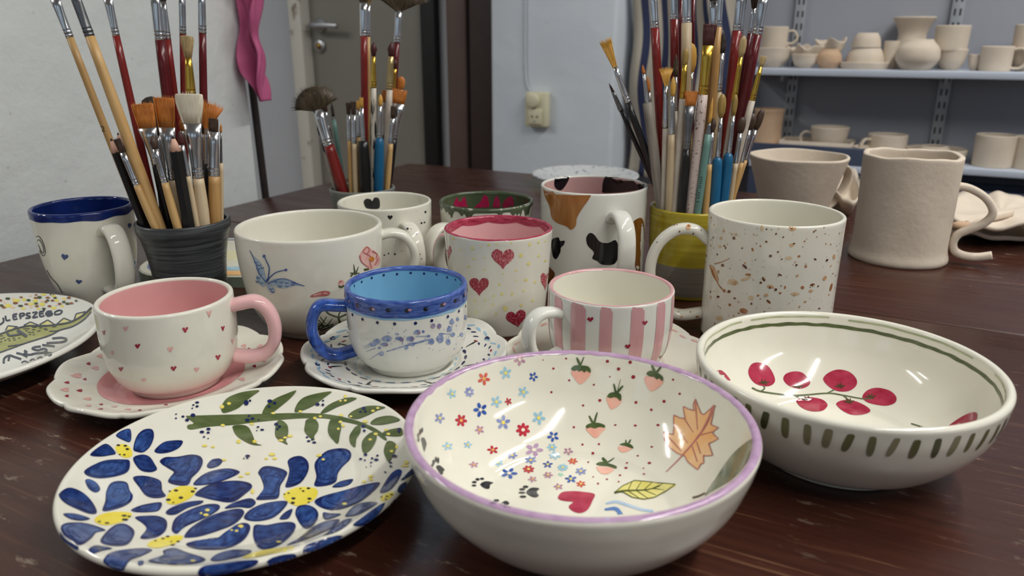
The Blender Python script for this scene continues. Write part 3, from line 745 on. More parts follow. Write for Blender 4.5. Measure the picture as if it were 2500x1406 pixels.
MAPLE = [(1065,410),(1085,465),(1107,518),(1132,526),(1168,492),(1208,455),(1196,530),(1180,600),(1205,612),(1238,625),(1208,645),(1192,662),(1215,688),(1238,706),(1195,730),(1165,742),(1180,790),(1195,830),(1150,836),(1125,830),(1128,890),(1105,896),(1083,938),(1040,905),(1010,880),(985,835),(930,815),(870,770),(835,720),(828,655),(865,668),(900,676),(906,610),(903,570),(905,530),(950,552),(990,556),(980,510),(975,465),(1012,485),(1055,496),(1050,450)]
MPF = paint('maple_fill_paint', (238, 176, 110), (240, 204, 160), 60); MPL = paint('maple_line_paint', (176, 96, 92), (200, 128, 116))
cl = MAPLE + [MAPLE[0]]
edge = [K4.s([cl[i], cl[i+1]], 7) for i in range(len(MAPLE))]
decal(pot, 'painted_maple_leaf', [(MPF, [K4(*MAPLE)]), (MPL, edge + [K4.s([(1206,458),(1150,590),(1080,700),(960,840),(845,956)], 22, 5), K4.s([(1065,415),(1072,520),(1082,640)], 12, 6), K4.s([(985,560),(1050,660)], 9, 4), K4.s([(910,600),(1010,740)], 9, 4), K4.s([(870,700),(960,800)], 12, 5), K4.s([(1190,655),(1100,680)], 7), K4.s([(1075,730),(1105,820)], 8), K4.s([(1040,760),(1080,880)], 8)])], step=4)
YL = [(460,1110),(520,1060),(610,1020),(720,1030),(915,1048),(850,1095),(760,1145),(680,1160),(590,1145),(520,1105)]
YLF = paint('yellow_leaf_paint', (214, 204, 104), (232, 224, 150), 70); YLG = paint('dark_olive_line_paint', (72, 80, 30), (98, 104, 48))
decal(pot, 'painted_yellow_leaf', [(YLF, [K4.b(*YL)]), (YLG, [K4.s([(458,1112),(530,1098),(700,1090),(800,1062)], 16, 6)] + [K4.s([a, b2], 7, 4) for a, b2 in [((560,1095),(590,1030)),((620,1092),(660,1030)),((680,1090),(740,1035)),((740,1080),(820,1045)),((560,1098),(640,1150)),((620,1094),(710,1155)),((680,1092),(770,1130)),((740,1080),(830,1090))]] + [K4.s([YL[i], YL[(i+1) % len(YL)]], 6) for i in range(len(YL))])], step=4)
GL = paint('grey_green_leaf_paint', (84, 98, 72), (140, 142, 116), 60, stretch=(3, 1, 1))
decal(pot, 'painted_green_leaf', [(GL, [K4.b((1135,1135),(1165,1075),(1230,980),(1310,860),(1390,775),(1490,710),(1470,830),(1420,915),(1340,1005),(1240,1068),(1165,1112))]), (paint('twig_paint', (70, 56, 40)), [K4.s([(1045,1148),(1090,1136),(1140,1112)], 14, 10)])], step=5, subs=['leaf_stem'])
WV1 = paint('pale_wave_paint', (142, 176, 214), (190, 206, 222), 50); WV2 = paint('wave_blue_paint', (56, 96, 168), (112, 146, 196), 50)
decal(pot, 'painted_wave', [(WV1, [K4.s([(395,1192),(470,1178),(560,1204),(680,1240),(820,1250)], 14, 14, 30)])])
decal(pot, 'painted_wave', [(WV1, [K4.s([(290,1308),(350,1288),(420,1308)], 20, 12)])])
decal(pot, 'painted_wave', [(WV2, [K4.s([(385,1236),(470,1232),(516,1292)], 14, 34, 34)])])

# --- cherry bowl
pot = P_CHER; KC = KK(1680, 740, 2.929)
OLV = paint('dark_olive_ring_paint', (66, 78, 42), (92, 102, 62)); OLP = paint('pale_olive_ring_paint', (150, 160, 116), (190, 194, 160), 60)
r1, r2 = wav(11, 8, .0009, 8, 50), wav(12, 8, .0009, 8, 50)
band(pot, 'olive_ring', OLV, lambda t: -.0092 + r1(t), lambda t: -.0116 + r2(t), n=400, rows=2, label='dark olive ring')
r3 = wav(13, 6, .0008, 6, 30)
for a0, a1 in ((.1, 1.15), (1.3, 2.0), (2.1, 2.9), (3.2, 4.6), (4.9, 6.1)):
    band(pot, 'pale_olive_stroke', OLP, lambda t: -.0042 + r3(t), lambda t: -.0054 + r3(t), n=90, rows=1, a0=a0, a1=a1)
CHR = paint('cherry_paint', (152, 32, 58), (184, 66, 90), 110); CAL = paint('calyx_paint', (74, 58, 40), (96, 76, 54))
CH = [([(430,480),(455,435),(505,425),(570,450),(610,510),(620,560),(590,590),(540,594),(480,575),(440,530)], (540,572)), ([(680,540),(700,505),(760,488),(820,500),(870,555),(860,590),(800,614),(740,600),(700,575)], (785,600)),
 ([(965,545),(1000,500),(1070,475),(1150,490),(1202,540),(1202,590),(1150,628),(1070,630),(1010,600)], (1085,598)), ([(1246,670),(1280,625),(1350,605),(1440,625),(1488,670),(1480,712),(1420,734),(1340,726),(1275,706)], (1305,674)),
 ([(773,700),(810,678),(880,674),(960,690),(997,730),(960,770),(880,774),(810,747)], (850,692)), ([(1058,720),(1110,694),(1190,700),(1270,735),(1304,772),(1250,797),(1170,799),(1100,767)], (1150,708)),
 ([(198,490),(235,480),(280,520),(318,578),(270,550),(225,517)], None)]
for px_, py_ in ((2338, 1028), (2196, 1044)):      # two cherries mostly behind the near rim
    d_ = ray(px_, py_).normalized(); h_ = pot.bvh.ray_cast(EYEV, d_)[0]
    if h_ is not None:
        q_ = h_ - Vector((d_.x, d_.y, 0)).normalized()*.0085; rv = Vector((q_.x - pot.c.x, q_.y - pot.c.y, 0))
        if rv.length > .0715: q_ = pot.c + rv.normalized()*.0715
        decal(pot, 'painted_cherry', [(CHR, [ell(q_.x*1000, q_.y*1000, 10.5, 9.0, .4, 26)])], step=1.2, above=True)
for b_, c_ in CH:
    lay_ = [(CHR, [KC.b(*b_)])]
    if c_:
        lay_.append((CAL, [KC.s([(c_[0] + dx, c_[1] + dy), c_], 6, 16) for dx, dy in ((-38, -4), (-20, -24), (12, -26), (38, -8), (22, 10))]))
    decal(pot, 'painted_cherry', lay_, step=4.5, subs=['calyx'])
STEM = paint('stem_paint', (84, 92, 66), (110, 116, 84))
decal(pot, 'painted_stem', [(STEM, [KC.s([(455,606),(520,632),(680,655),(800,660),(1000,645),(1120,662),(1250,685),(1320,682)], 12, 8), KC.s([(540,594),(545,612),(520,630)], 9), KC.s([(765,615),(690,655)], 9), KC.s([(1045,620),(990,647)], 9), KC.s([(760,662),(830,690)], 9), KC.s([(1110,662),(1150,695)], 9)])], step=4, off=.0003)
decal(pot, 'painted_stem', [(STEM, [KC.s([(1595,862),(1640,876),(1680,890)], 10)])], step=4)
DA = [paint('olive_dash_paint', (92, 92, 58), (122, 120, 88), 60, stretch=(1, 1, .3)), paint('dark_olive_dash_paint', (58, 62, 38), (88, 90, 60), 60, stretch=(1, 1, .3)), paint('khaki_dash_paint', (124, 120, 92), (146, 140, 112), 60, stretch=(1, 1, .3))]
nd = 52
for k in range(nd):
    th = 2*PI*k/nd + random.uniform(-.012, .012); w = random.uniform(.036, .046); s0, s1 = .0062 + random.uniform(-.0004, .0006), .0185 + random.uniform(-.001, .0012)
    tl = random.uniform(-.03, .01)
    cs = [(-w*.35, 0), (w*.4, 0), (w*.55, .25), (w*.5, .75), (w*.25, 1.02), (-w*.3, 1.0), (-w*.55, .7), (-w*.5, .2)]
    pdecal(pot, 'olive_dash', [(DA[random.choice((0, 0, 1, 2))], [blob(*[(th + a + tl*b, s0 + (s1 - s0)*b) for a, b in cs], n=3)])])

# --- flower plate
pot = P_PLATE; KA = KK(100, 930, 2.954); KB = KK(400, 930, 2.953)
PET = [paint('cobalt_petal_paint', (14, 32, 86), (54, 88, 152), 330, detail=9, stretch=(1, .5, 1)), paint('deep_petal_paint', (12, 26, 76), (40, 70, 132), 330, detail=9, stretch=(.5, 1, 1)), paint('grey_petal_paint', (32, 50, 104), (84, 104, 150), 240, detail=9, stretch=(.4, 1, 1))]
PA = [[(540,395),(580,360),(640,346),(652,400),(640,442),(590,427)],[(353,532),(440,462),(490,462),(540,522),(500,537),(420,547)],[(665,490),(690,400),(740,352),(800,350),(815,400),(790,470),(740,515),(690,512)],[(818,502),(880,445),(950,430),(1022,433),(1000,480),(930,515),(850,524)],
 [(311,652),(370,610),(470,572),(600,567),(640,580),(630,650),(560,685),(430,704),(340,687)],[(663,560),(720,532),(780,545),(820,600),(835,642),(780,660),(710,640)],[(858,575),(900,550),(980,548),(1080,532),(1150,545),(1168,590),(1140,650),(1090,700),(1060,752),(980,753),(918,730),(935,690),(960,660),(915,630),(870,600)],
 [(1196,612),(1230,570),(1285,560),(1310,580),(1280,615),(1220,632)],[(318,720),(350,709),(400,735),(427,782),(395,806),(345,780)],[(128,822),(180,776),(240,776),(320,820),(380,890),(402,952),(350,960),(260,926),(170,880)],[(470,800),(500,740),(560,722),(620,735),(640,790),(662,830),(640,880),(560,920),(446,940),(463,870)],
 [(663,700),(720,684),(800,695),(865,725),(875,790),(900,832),(830,847),(760,830),(710,770)],[(1098,748),(1150,690),(1230,650),(1350,632),(1434,655),(1390,690),(1280,732),(1180,752)],[(1110,822),(1160,775),(1260,735),(1400,720),(1500,735),(1522,770),(1470,820),(1380,877),(1250,862),(1160,840)],
 [(648,932),(700,905),(780,885),(870,878),(850,936),(760,949),(680,947)],[(902,942),(960,905),(1060,873),(1168,864),(1150,890),(1060,917),(980,962),(918,967)],[(158,960),(230,956),(310,975),(354,997),(290,1010),(210,997)],[(145,1050),(200,1023),(330,1028),(467,1076),(400,1095),(360,1140),(285,1187),(220,1150),(165,1110)],
 [(427,1160),(470,1090),(540,1038),(610,1033),(672,1080),(660,1140),(610,1187),(500,1190)],[(676,985),(760,973),(850,976),(907,1010),(900,1080),(830,1130),(716,1138),(760,1070),(735,1030)],[(943,1060),(970,990),(1060,935),(1180,893),(1272,890),(1290,920),(1230,967),(1120,1017),(1030,1060),(985,1102),(953,1092)],
 [(1033,1122),(1080,1060),(1200,985),(1340,935),(1440,923),(1465,960),(1400,1032),(1280,1082),(1150,1122),(1060,1132)],[(1046,1176),(1130,1150),(1260,1138),(1330,1090),(1420,1033),(1490,1028),(1510,1070),(1460,1152),(1340,1212),(1180,1220),(1090,1206)],[(343,1216),(390,1188),(450,1193),(515,1210),(440,1227),(380,1247)],
 [(452,1292),(500,1240),(640,1213),(760,1208),(802,1225),(720,1267),(650,1292),(615,1335),(592,1366),(520,1350),(468,1322)],[(770,1300),(880,1257),(880,1225),(960,1205),(1060,1240),(1184,1282),(1150,1312),(1020,1328),(880,1322)],[(1222,1292),(1270,1250),(1380,1218),(1518,1224),(1470,1262),(1360,1288),(1270,1302)],[(1138,1400),(1160,1343),(1300,1318),(1450,1298),(1562,1293),(1540,1332),(1400,1377),(1250,1402)],
 [(700,1305),(735,1298),(738,1325),(705,1332)], [(140,1085),(160,1120),(210,1160),(270,1195),(262,1218),(200,1180),(150,1130)]]
PB = [[(680,660),(720,618),(800,620),(887,655),(870,710),(840,760),(827,842),(760,857),(668,857),(690,820),(720,770),(700,700)],[(893,580),(930,550),(990,543),(1037,580),(1044,640),(1010,710),(960,752),(878,768),(895,700),(905,640)],[(1086,610),(1110,560),(1180,503),(1280,486),(1342,505),(1347,560),(1290,620),(1255,670),(1240,730),(1170,757),(1086,757),(1100,690)],
 [(1213,767),(1260,730),(1330,711),(1367,711),(1340,747),(1280,767)],[(1086,870),(1150,830),(1300,790),(1440,750),(1558,733),(1510,800),(1400,882),(1250,932),(1140,917)],[(438,922),(500,880),(620,846),(664,880),(620,917),(540,912)],[(578,992),(620,930),(740,880),(887,868),(860,930),(780,992),(660,1014)],[(833,997),(870,950),(927,923),(915,970),(890,997)],
 [(948,950),(970,903),(1040,896),(1100,928),(1114,980),(1080,1042),(1030,1068),(990,1042),(958,990)],[(643,1080),(660,1038),(740,1040),(830,1023),(920,1018),(952,1045),(930,1102),(880,1152),(820,1192),(740,1218),(680,1202),(648,1140)],[(1148,950),(1200,955),(1278,960),(1230,987),(1160,1000)],[(1308,972),(1370,903),(1450,876),(1542,878),(1480,927),(1400,967),(1330,980)],
 [(1363,1037),(1430,985),(1520,918),(1593,878),(1560,942),(1480,1017),(1410,1047)],[(885,1187),(980,1130),(1080,1050),(1180,1008),(1268,1000),(1230,1052),(1130,1102),(1010,1152)],[(1146,1117),(1220,1060),(1300,1003),(1358,998),(1310,1052),(1230,1097)],[(1558,802),(1590,740),(1640,668),(1690,638),(1717,655),(1690,722),(1640,782),(1590,807)],
 [(1683,792),(1710,745),(1790,713),(1822,718),(1790,772),(1710,807)],[(1708,717),(1760,660),(1802,628),(1797,670),(1740,707)],[(1006,1242),(1020,1190),(1120,1150),(1250,1113),(1317,1128),(1300,1162),(1160,1205),(1060,1258)],[(738,1332),(760,1285),(860,1253),(947,1248),(942,1288),(840,1320)],[(1598,952),(1630,890),(1680,838),(1708,850),(1690,882),(1640,934)]]
EDG = paint('petal_edge_paint', (14, 26, 74), (26, 44, 104), 200)
def petal(K, q, m):
    c = np.mean(q, 0); inn = [tuple(c + (np.array(p) - c)*random.uniform(.76, .90)) for p in q]; in2 = [tuple(c + (np.array(p) - c)*random.uniform(.30, .50) + (6, -4)) for p in q]
    o = decal(pot, 'blue_petal', [(EDG, [K.b(*q)]), (m, [K.b(*inn)])], step=6, subs=['brushed_fill'])
    ar = np.ptp(np.array(q), 0)
    if o is None or min(ar) < 60: return
    ln = []
    for sc_ in (.66, .44):
        lp = [c + (np.array(p) - c)*sc_*random.uniform(.92, 1.06) for p in q]; n_ = len(lp); k0 = random.randrange(n_)
        ln.append(K.s([tuple(lp[(k0 + j) % n_]) for j in range(max(4, int(n_*.55)))], 5, 3))
    decal(pot, 'brush_lines', [(EDG, ln)], step=5, off=.00055, parent=o)
for i, q in enumerate(PA): petal(KA, q, PET[2 if i in (17, 18, 24, 25, 26) else i % 2])
for i, q in enumerate(PB): petal(KB, q, PET[2 if i in (11, 13, 14) else i % 2])
YC = paint('daisy_yellow_paint', (226, 206, 60), (236, 220, 92), 90)
for q in ([(540,470),(590,455),(640,475),(660,530),(630,555),(580,545),(545,510)],[(905,850),(940,790),(1010,760),(1100,765),(1115,800),(1070,850),(980,890),(915,885)],[(385,1000),(430,965),(530,945),(640,950),(650,980),(590,1015),(480,1042),(410,1030)],[(765,1180),(820,1145),(920,1120),(1010,1115),(1020,1140),(950,1180),(850,1205),(790,1200)]):
    decal(pot, 'yellow_flower_centre', [(YC, [KA.b(*q)])], step=6)
for q in ([(860,830),(910,785),(990,765),(1090,775),(1110,810),(1080,860),(990,900),(920,890)],[(1560,850),(1590,820),(1650,800),(1650,830),(1590,870)],[(565,1275),(680,1230),(830,1205),(930,1195),(920,1220),(780,1250),(640,1275)]):
    decal(pot, 'yellow_flower_centre', [(YC, [KB.b(*q)])], step=6)
pd = [KA.e(*q, n=9) for q in [(557,466,14,7),(607,470,14,7),(622,494,14,8),(600,535,10,6),(568,533,8,5),(975,793,16,8),(1095,800,16,8),(1010,845,18,9),(920,860,18,9),(930,798,9,5),(1115,778,12,6),(955,880,8,5),(600,975,20,7),(605,1003,24,8),(635,980,14,6),(475,1028,18,6),(420,1018,12,5),(915,1125,16,6),(880,1140,14,5),(825,1155,10,5),(990,1160,14,5),(950,1185,16,5),(940,1163,9,4)]]
pd += [KB.e(*q, n=9) for q in [(1043,777,14,7),(1005,797,10,6),(935,850,16,8),(930,882,16,9),(1050,852,16,8),(900,812,9,5),(870,820,7,5),(985,780,8,4),(1045,878,8,5),(1570,838,8,5),(1610,835,12,5),(1640,822,12,5),(1600,855,9,5)]]
decal(pot, 'pollen_dots', [(BLK, pd)], step=4, kind='stuff', off=.0004)
nd_ = [(210,250,18,13),(168,285,15,11),(138,260,12,8),(88,242,7,5),(87,272,8,6),(240,158,15,8),(240,186,12,8),(213,176,9,6),(205,200,7,5),(322,350,16,10),(275,371,17,10),(320,376,12,8),(290,407,9,6),(320,418,5,4),(595,160,18,20),(622,145,10,8),(765,148,18,13),(800,163,13,10),(760,187,11,8),(603,285,17,11),(640,274,13,9),(615,255,9,6),(685,283,6,4),(680,335,10,6),(710,355,14,8),(672,360,6,4),(812,315,15,11),(835,332,12,9),(820,352,10,8),(1110,172,16,11),(1148,175,11,9),(1150,145,8,7),(1443,200,14,11),(1455,222,10,9),(1420,225,11,7),(1440,330,16,11),(1447,362,11,9),(1033,410,10,6),(1045,438,13,7),(1085,448,15,7),(1070,428,9,6),(605,545,18,9),(603,561,9,5),(578,563,7,4),(1457,535,14,9),(1422,566,12,7),(1452,575,8,5),(1505,562,10,7),(1535,572,17,9),(1543,542,10,7),(1497,592,9,6),(1665,545,18,11),(1635,592,12,8),(1638,620,11,7),(1598,662,9,6),(1700,360,12,20),(1462,625,5,4),(1495,618,6,4)]
decal(pot, 'navy_dots', [(INK, [KB.e(*q, n=10) for q in nd_])], step=4, kind='stuff', off=.0006)
yd_ = [(420,188,16,14),(470,165,15,11),(425,322,16,9),(635,312,16,8),(790,235,16,8),(985,222,14,8),(1090,270,13,9),(1130,258,12,8),(1280,250,17,9),(1350,258,11,7),(1545,198,13,8),(1510,218,14,9),(1310,112,12,13),(1310,143,11,8),(1275,145,10,7),(1455,295,20,10),(1530,385,16,10),(1490,425,13,9),(1622,385,14,9),(1605,355,14,8),(1645,510,13,9),(1680,478,9,14),(1275,298,14,10),(1295,325,12,10),(1260,348,11,9),(875,412,15,8),(845,432,20,8),(910,400,20,10),(540,440,16,14),(655,440,16,12),(295,470,20,9),(355,478,14,8),(780,533,24,12),(740,563,13,8),(800,562,18,9),(435,573,16,7),(605,670,18,9),(555,692,18,7),(640,800,12,18),(1495,692,18,9),(1495,715,14,8),(1445,730,15,8),(1750,590,20,12),(1740,615,30,8),(315,935,17,10),(305,970,20,10),(270,958,10,7),(555,1052,20,12),(525,1085,13,8),(490,1080,10,6),(1305,890,18,9),(1120,540,20,10),(1150,570,12,8),(210,1302,20,7),(830,1165,20,6)]
decal(pot, 'yellow_dots', [(paint('lemon_dot_paint', (222, 204, 84), (232, 218, 120)), [KB.e(*q, n=10) for q in yd_])], step=4, kind='stuff', off=.0005)
OG = paint('olive_branch_paint', (70, 84, 44), (100, 112, 72), 60, stretch=(1, 3, 1))
decal(pot, 'painted_branch', [(OG, [KB.b((160,258),(230,250),(700,238),(960,232),(1150,238),(1300,262),(1430,300),(1530,345),(1590,390),(1610,430),(1580,420),(1500,360),(1400,318),(1280,292),(1150,270),(960,272),(700,295),(500,318),(330,330),(190,352),(170,320),(215,305))])], step=6)
for q in ([(425,230),(415,190),(450,130),(520,95),(600,75),(690,70),(640,110),(590,150),(540,195),(470,225)],[(710,235),(740,175),(800,130),(880,95),(955,70),(920,120),(850,180),(790,225),(740,240)],[(945,225),(960,170),(1010,120),(1110,90),(1210,78),(1160,120),(1080,180),(1000,215)],[(1130,235),(1180,180),(1260,140),(1340,120),(1392,128),(1330,160),(1250,190),(1180,225)],
 [(1330,250),(1370,215),(1450,185),(1530,180),(1600,192),(1540,215),(1470,250),(1400,275),(1350,270)],[(1490,310),(1530,270),(1610,252),(1670,260),(1705,285),(1640,305),(1560,318)],[(1570,385),(1620,355),(1700,340),(1720,350),(1720,395),(1640,400)],[(500,325),(560,318),(610,335),(640,390),(665,450),(710,465),(640,462),(570,430),(520,390),(500,350)],[(820,290),(860,290),(895,330),(895,400),(880,430),(893,462),(840,435),(805,400),(805,340)],
 [(1030,280),(1080,270),(1115,310),(1110,360),(1085,400),(1085,430),(1040,400),(1015,360),(1020,310)],[(1210,275),(1260,280),(1280,330),(1270,390),(1255,455),(1215,420),(1185,370),(1190,310)],[(1385,330),(1415,325),(1420,370),(1390,420),(1380,480),(1345,450),(1340,400),(1360,360)],[(1490,375),(1530,380),(1535,420),(1500,490),(1450,525),(1430,490),(1435,430)],[(1610,440),(1650,438),(1678,465),(1665,520),(1625,585),(1600,550),(1588,500)]):
    decal(pot, 'painted_leaf', [(OG, [KB.b(*q)])], step=6, off=.00035)

# --- pink cup and saucer
pot = P_PCUP; KP = KK(80, 640, 3.347)
def vheart(K, x, y, w, h, rot=0.0): return [K.s([(x - w*.38, y - h*.32), (x - w*.12, y + h*.05), (x, y + h*.45)], w*.42, w*.22, w*.5), K.s([(x + w*.40, y - h*.42), (x + w*.15, y), (x, y + h*.45)], w*.34, w*.22, w*.46)]
for x, y, w, h in [(1245,552,48,50),(1552,540,28,46),(857,685,44,40),(1150,868,50,42),(1512,776,42,46),(722,873,38,36),(582,575,24,42)]:
    decal(pot, 'painted_heart', [(RED, vheart(KP, x, y, w, h))], step=3)
for x, y, w, h in [(760,543,44,42),(1440,420,40,62),(1123,712,50,46),(1632,645,26,46),(1338,877,44,40),(908,965,44,30),(650,738,26,32)]:
    decal(pot, 'pale_painted_heart', [(ROSE, vheart(KP, x, y, w, h))], step=3)
for k in range(9):
    th = math.radians(random.uniform(20, 200)); s0 = random.uniform(.015, .048)
    pdecal(pot, 'painted_heart', [(random.choice((RED, ROSE)), [heart(th, s0, .16, .0062)])])
pot = P_PSAU
s_pk = s_in(pot, .0515); wv = wav(5, 5, .0006)
PINKC = glaze('pink_saucer_glaze', (216, 150, 152), 0.04, 18)
band(pot, 'pink_centre', PINKC, lambda t: s_pk + wv(t), lambda t: pot.s[-1]*.999, n=140, rows=10, label='plain pink centre')
for x, y, w, h in [(452,830,40,18),(422,957,36,14),(275,984,50,16),(378,1050,56,18),(275,1094,40,16),(555,1163,40,10),(550,1200,50,8),(1760,712,32,18),(1897,738,38,20),(1808,850,36,18),(1085,1165,40,8),(870,1210,40,8)]:
    decal(pot, 'painted_heart', [(RED, [KP.h(x, y, h*1.3, w, PI/2)])], step=3)
for x, y, w, h in [(548,768,70,26),(505,865,70,24),(350,928,100,32),(255,1043,80,26),(440,1117,80,20),(450,1172,60,14),(1720,685,50,26),(1855,690,60,30),(1812,770,70,30),(1885,805,50,20),(1705,957,60,20),(660,1180,60,10),(775,1202,60,10)]:
    decal(pot, 'pale_painted_heart', [(ROSE, [KP.h(x, y, h*1.25, w, PI/2)])], step=3)

# --- blue cup and saucer
pot = P_BCUP
b1, b2, b3 = wav(21, 6, .0010, 3, 16), wav(22, 8, .0012, 6, 30), wav(23, 6, .0007, 3, 16)
CEDGE = paint('sky_edge_paint', (124, 172, 208), (160, 196, 218), 60)
band(pot, 'sky_blue_edge', CEDGE, lambda t: .0150 + b2(t), lambda t: .0110, n=240, rows=2)
COBB = paint('cobalt_band_paint', (32, 58, 132), (92, 118, 184), 110, stretch=(1, 1, 5), detail=8)
band(pot, 'cobalt_band', COBB, lambda t: .0132 + b1(t), lambda t: -.0042 + b3(t), off=.0004, n=260, rows=9, label='brushed cobalt band')
for i, th in enumerate(np.arange(0, 2*PI, 2*PI/22)):
    s0 = .0074 + random.uniform(-.0004, .0004)
    pdecal(pot, 'band_mark', [(BLK, [ell(th, s0, .042, .0016)]), (MAUVE, [ell(th + .038, s0 - .0003, .030, .0010)]) if i % 2 else (PET[2], [ell(th + .038, s0 - .0003, .030, .0010)])], off=.0006)
pdecal(pot, 'navy_dots', [(INK, [ell(th + random.uniform(-.02, .02), .0172 + random.uniform(-.0004, .0004), .026, .0012, n=12) for th in np.arange(0.1, 2*PI, 2*PI/22)])], kind='stuff', off=.0004)
pdecal(pot, 'inner_navy_dots', [(INK, [ell(th, -.0068 + random.uniform(-.0004, .0004), .024, .00105, n=12) for th in np.arange(0.05, 2*PI, 2*PI/24)])], kind='stuff')
KS = KK(780, 640, 5.02)
SPL = paint('blue_splatter_paint', (104, 124, 174), (164, 176, 200), 260, lo=.35, hi=.62); SPM = paint('purple_splatter_paint', (124, 110, 150), (168, 160, 182), 260)
for q in [(830,935,60,40),(700,975,45,40),(660,1012,40,28),(790,1005,52,25),(735,1050,22,20),(760,1120,40,32),(975,930,50,24),(1115,935,56,38),(1195,860,42,30),(1620,730,28,40),(1690,700,18,28),(1785,675,18,35),(1590,820,32,40),(1630,885,30,28),(1740,885,25,30),(1475,940,46,50),(1575,975,35,40),(1370,970,40,40),(1490,880,30,20),(1135,1005,42,25),(1060,1050,30,25),(1335,905,25,18),(1270,848,18,18),(950,880,25,15)]:
    x, y, rx, ry = q
    decal(pot, 'paint_splash', [(SPL, [KS.b(*[(x + rx*random.uniform(.7, 1.15)*math.cos(a), y + ry*random.uniform(.7, 1.15)*math.sin(a)) for a in np.linspace(0, 2*PI, 11)[:-1]], n=3)])], step=3)
for q in [(1390,778,28,30),(1465,780,26,30),(1010,945,24,24),(1215,862,22,22),(1140,935,24,22),(820,1010,26,14)]:
    decal(pot, 'paint_splash', [(SPM, [KS.e(*q)])], step=3, off=.0005)
sk = [KS.e(random.uniform(560, 1750), 0, 1) for _ in range(0)]
sk = [KS.s([(540,1040),(650,990)], 4, 10), KS.s([(560,1060),(680,1000)], 4, 10), KS.s([(570,1095),(690,1050)], 4, 10), KS.s([(620,1190),(740,1110)], 4, 12), KS.s([(820,1095),(1000,1040),(1200,985),(1350,945)], 10, 16, 30), KS.s([(1180,910),(1330,905)], 10), KS.s([(1500,875),(1640,880)], 9), KS.s([(640,980),(560,1035)], 10, 4)]
sk += [KS.e(random.gauss(1200, 330), 930 + random.gauss(0, 70), random.uniform(3, 8), n=7) for _ in range(60)]
decal(pot, 'fine_splatter', [(SPL, sk)], step=3, kind='stuff')
pot = P_BSAU
def dash(th, r, L, w, tilt=0.0, pt=pot):     # comma stroke on the saucer at radius r; L along, w across (m)
    s0 = s_in(pt, r)
    cs = [(-.5, 0), (-.2, .42), (.2, .5), (.5, .28), (.55, -.2), (.2, -.5), (-.2, -.3)]
    return blob(*[(th + a*L/r*1.0, s0 + b*w + tilt*a*L) for a, b in cs], n=3)
for k in range(26): pdecal(pot, 'navy_dash', [(INK, [dash(2*PI*k/26, .0475, .0080, .0026)])], step=.003)
for k in range(24): pdecal(pot, 'blue_dash', [(LTB, [dash(2*PI*k/24 + .1, .0400, .0060, .0016)])], step=.003)
for k in range(56):
    th = 2*PI*k/56; lobe = abs(math.cos(4*th))
    r = .0590 + .0085*lobe
    pdecal(pot, 'navy_dash', [(INK if k % 4 else RED, [dash(th, r, .0050, .0018, .5*math.sin(8*th))])], step=.003)
SKB = paint('sky_dash_paint', (128, 178, 214), (168, 204, 224))
for k in range(40):
    th = 2*PI*k/40 + .03
    pdecal(pot, 'sky_dash', [(SKB, [dash(th, .0690 + .0032*abs(math.cos(4*th)) + random.uniform(-.001, .0015), random.uniform(.007, .011), .0022, random.uniform(-.4, .4))])], step=.003)
for k in range(8):
    th = 2*PI*k/8
    pdecal(pot, 'navy_oval', [(INK, [ell(th + PI/8, s_in(pot, .0700), .05, .0022)])], step=.003)
    cs = [(-.0004, 0), (.0004, 0), (.0012, .7), (.0006, 1), (-.0006, 1), (-.0012, .7)]; sa_, sb_ = s_in(pot, .0505), s_in(pot, .0610)
    pdecal(pot, 'spoke_stroke', [(BLK, [[(th + PI/8 + a_/.055 + .05*b_, sa_ + (sb_ - sa_)*b_) for a_, b_ in cs]])], step=.003)

# --- mug with red hearts
pot = P_HEAR; KH = KK(1000, 400, 3.057)
SPG = mat('sponged_red_paint', (150, 40, 58), .12, rgb2=(206, 128, 130), vscale=900, lo=.52, hi=.66, detail=3); SPG2 = mat('sponged_rose_paint', (164, 62, 76), .12, rgb2=(216, 148, 146), vscale=900, lo=.48, hi=.62, detail=3)
def rough_heart(K, x, y, w, h, rot=0.0):
    p = K.h(x, y, w, h, rot); return [(a + random.uniform(-.8, .8), b + random.uniform(-.8, .8)) for a, b in densify(p, 4)]
for i, q in enumerate([(697,712,172,152,0),(520,918,148,136,0),(798,1160,152,130,-.2),(1012,878,74,128,.05),(290,668,46,116,0)]):
    decal(pot, 'sponged_heart', [(SPG if i in (1, 2) else SPG2, [rough_heart(KH, *q)])], step=4)
for th, s0 in ((60, .03), (95, .055), (20, .06), (130, .035)):
    pdecal(pot, 'sponged_heart', [(SPG2, [heart(math.radians(th), s0, .36, .015)])])
YDT = paint('yellow_spot_paint', (226, 214, 110), (234, 226, 160))
yd = [(470,628,12),(325,558,10),(593,604,9),(480,708,9),(441,765,8),(895,600,12),(963,586,9),(830,684,14),(963,686,10),(1012,722,8),(888,744,13),(795,795,9),(868,866,11),(935,880,9),(850,945,9),(765,970,11),(690,970,11),(670,900,9),(627,985,8),(565,1015,7),(487,1020,9),(832,1055,11),(917,1020,9),(714,1080,18),(622,1048,8),(645,1115,7),(500,1105,8),(800,868,6),(530,620,6),(380,640,6),(650,600,6),(1015,575,6),(700,820,6),(560,700,6),(560,790,7),(760,590,7)]
decal(pot, 'yellow_spots', [(YDT, [KH.e(x, y, r*1.05, n=9) for x, y, r in yd])], step=3, kind='stuff')
q1, q2 = wav(31, 5, .0012, 8, 16), wav(32, 6, .0006, 4, 20)
RASPB = paint('raspberry_rim_paint', (144, 34, 60), (184, 76, 96), 140, stretch=(1, 1, 3), detail=8)
band(pot, 'raspberry_rim', RASPB, lambda t: .0016 + q2(t), lambda t: -.0072 - .0018*abs(math.sin(5*t + .4)) + q1(t), n=300, rows=7, label='wavy raspberry rim')

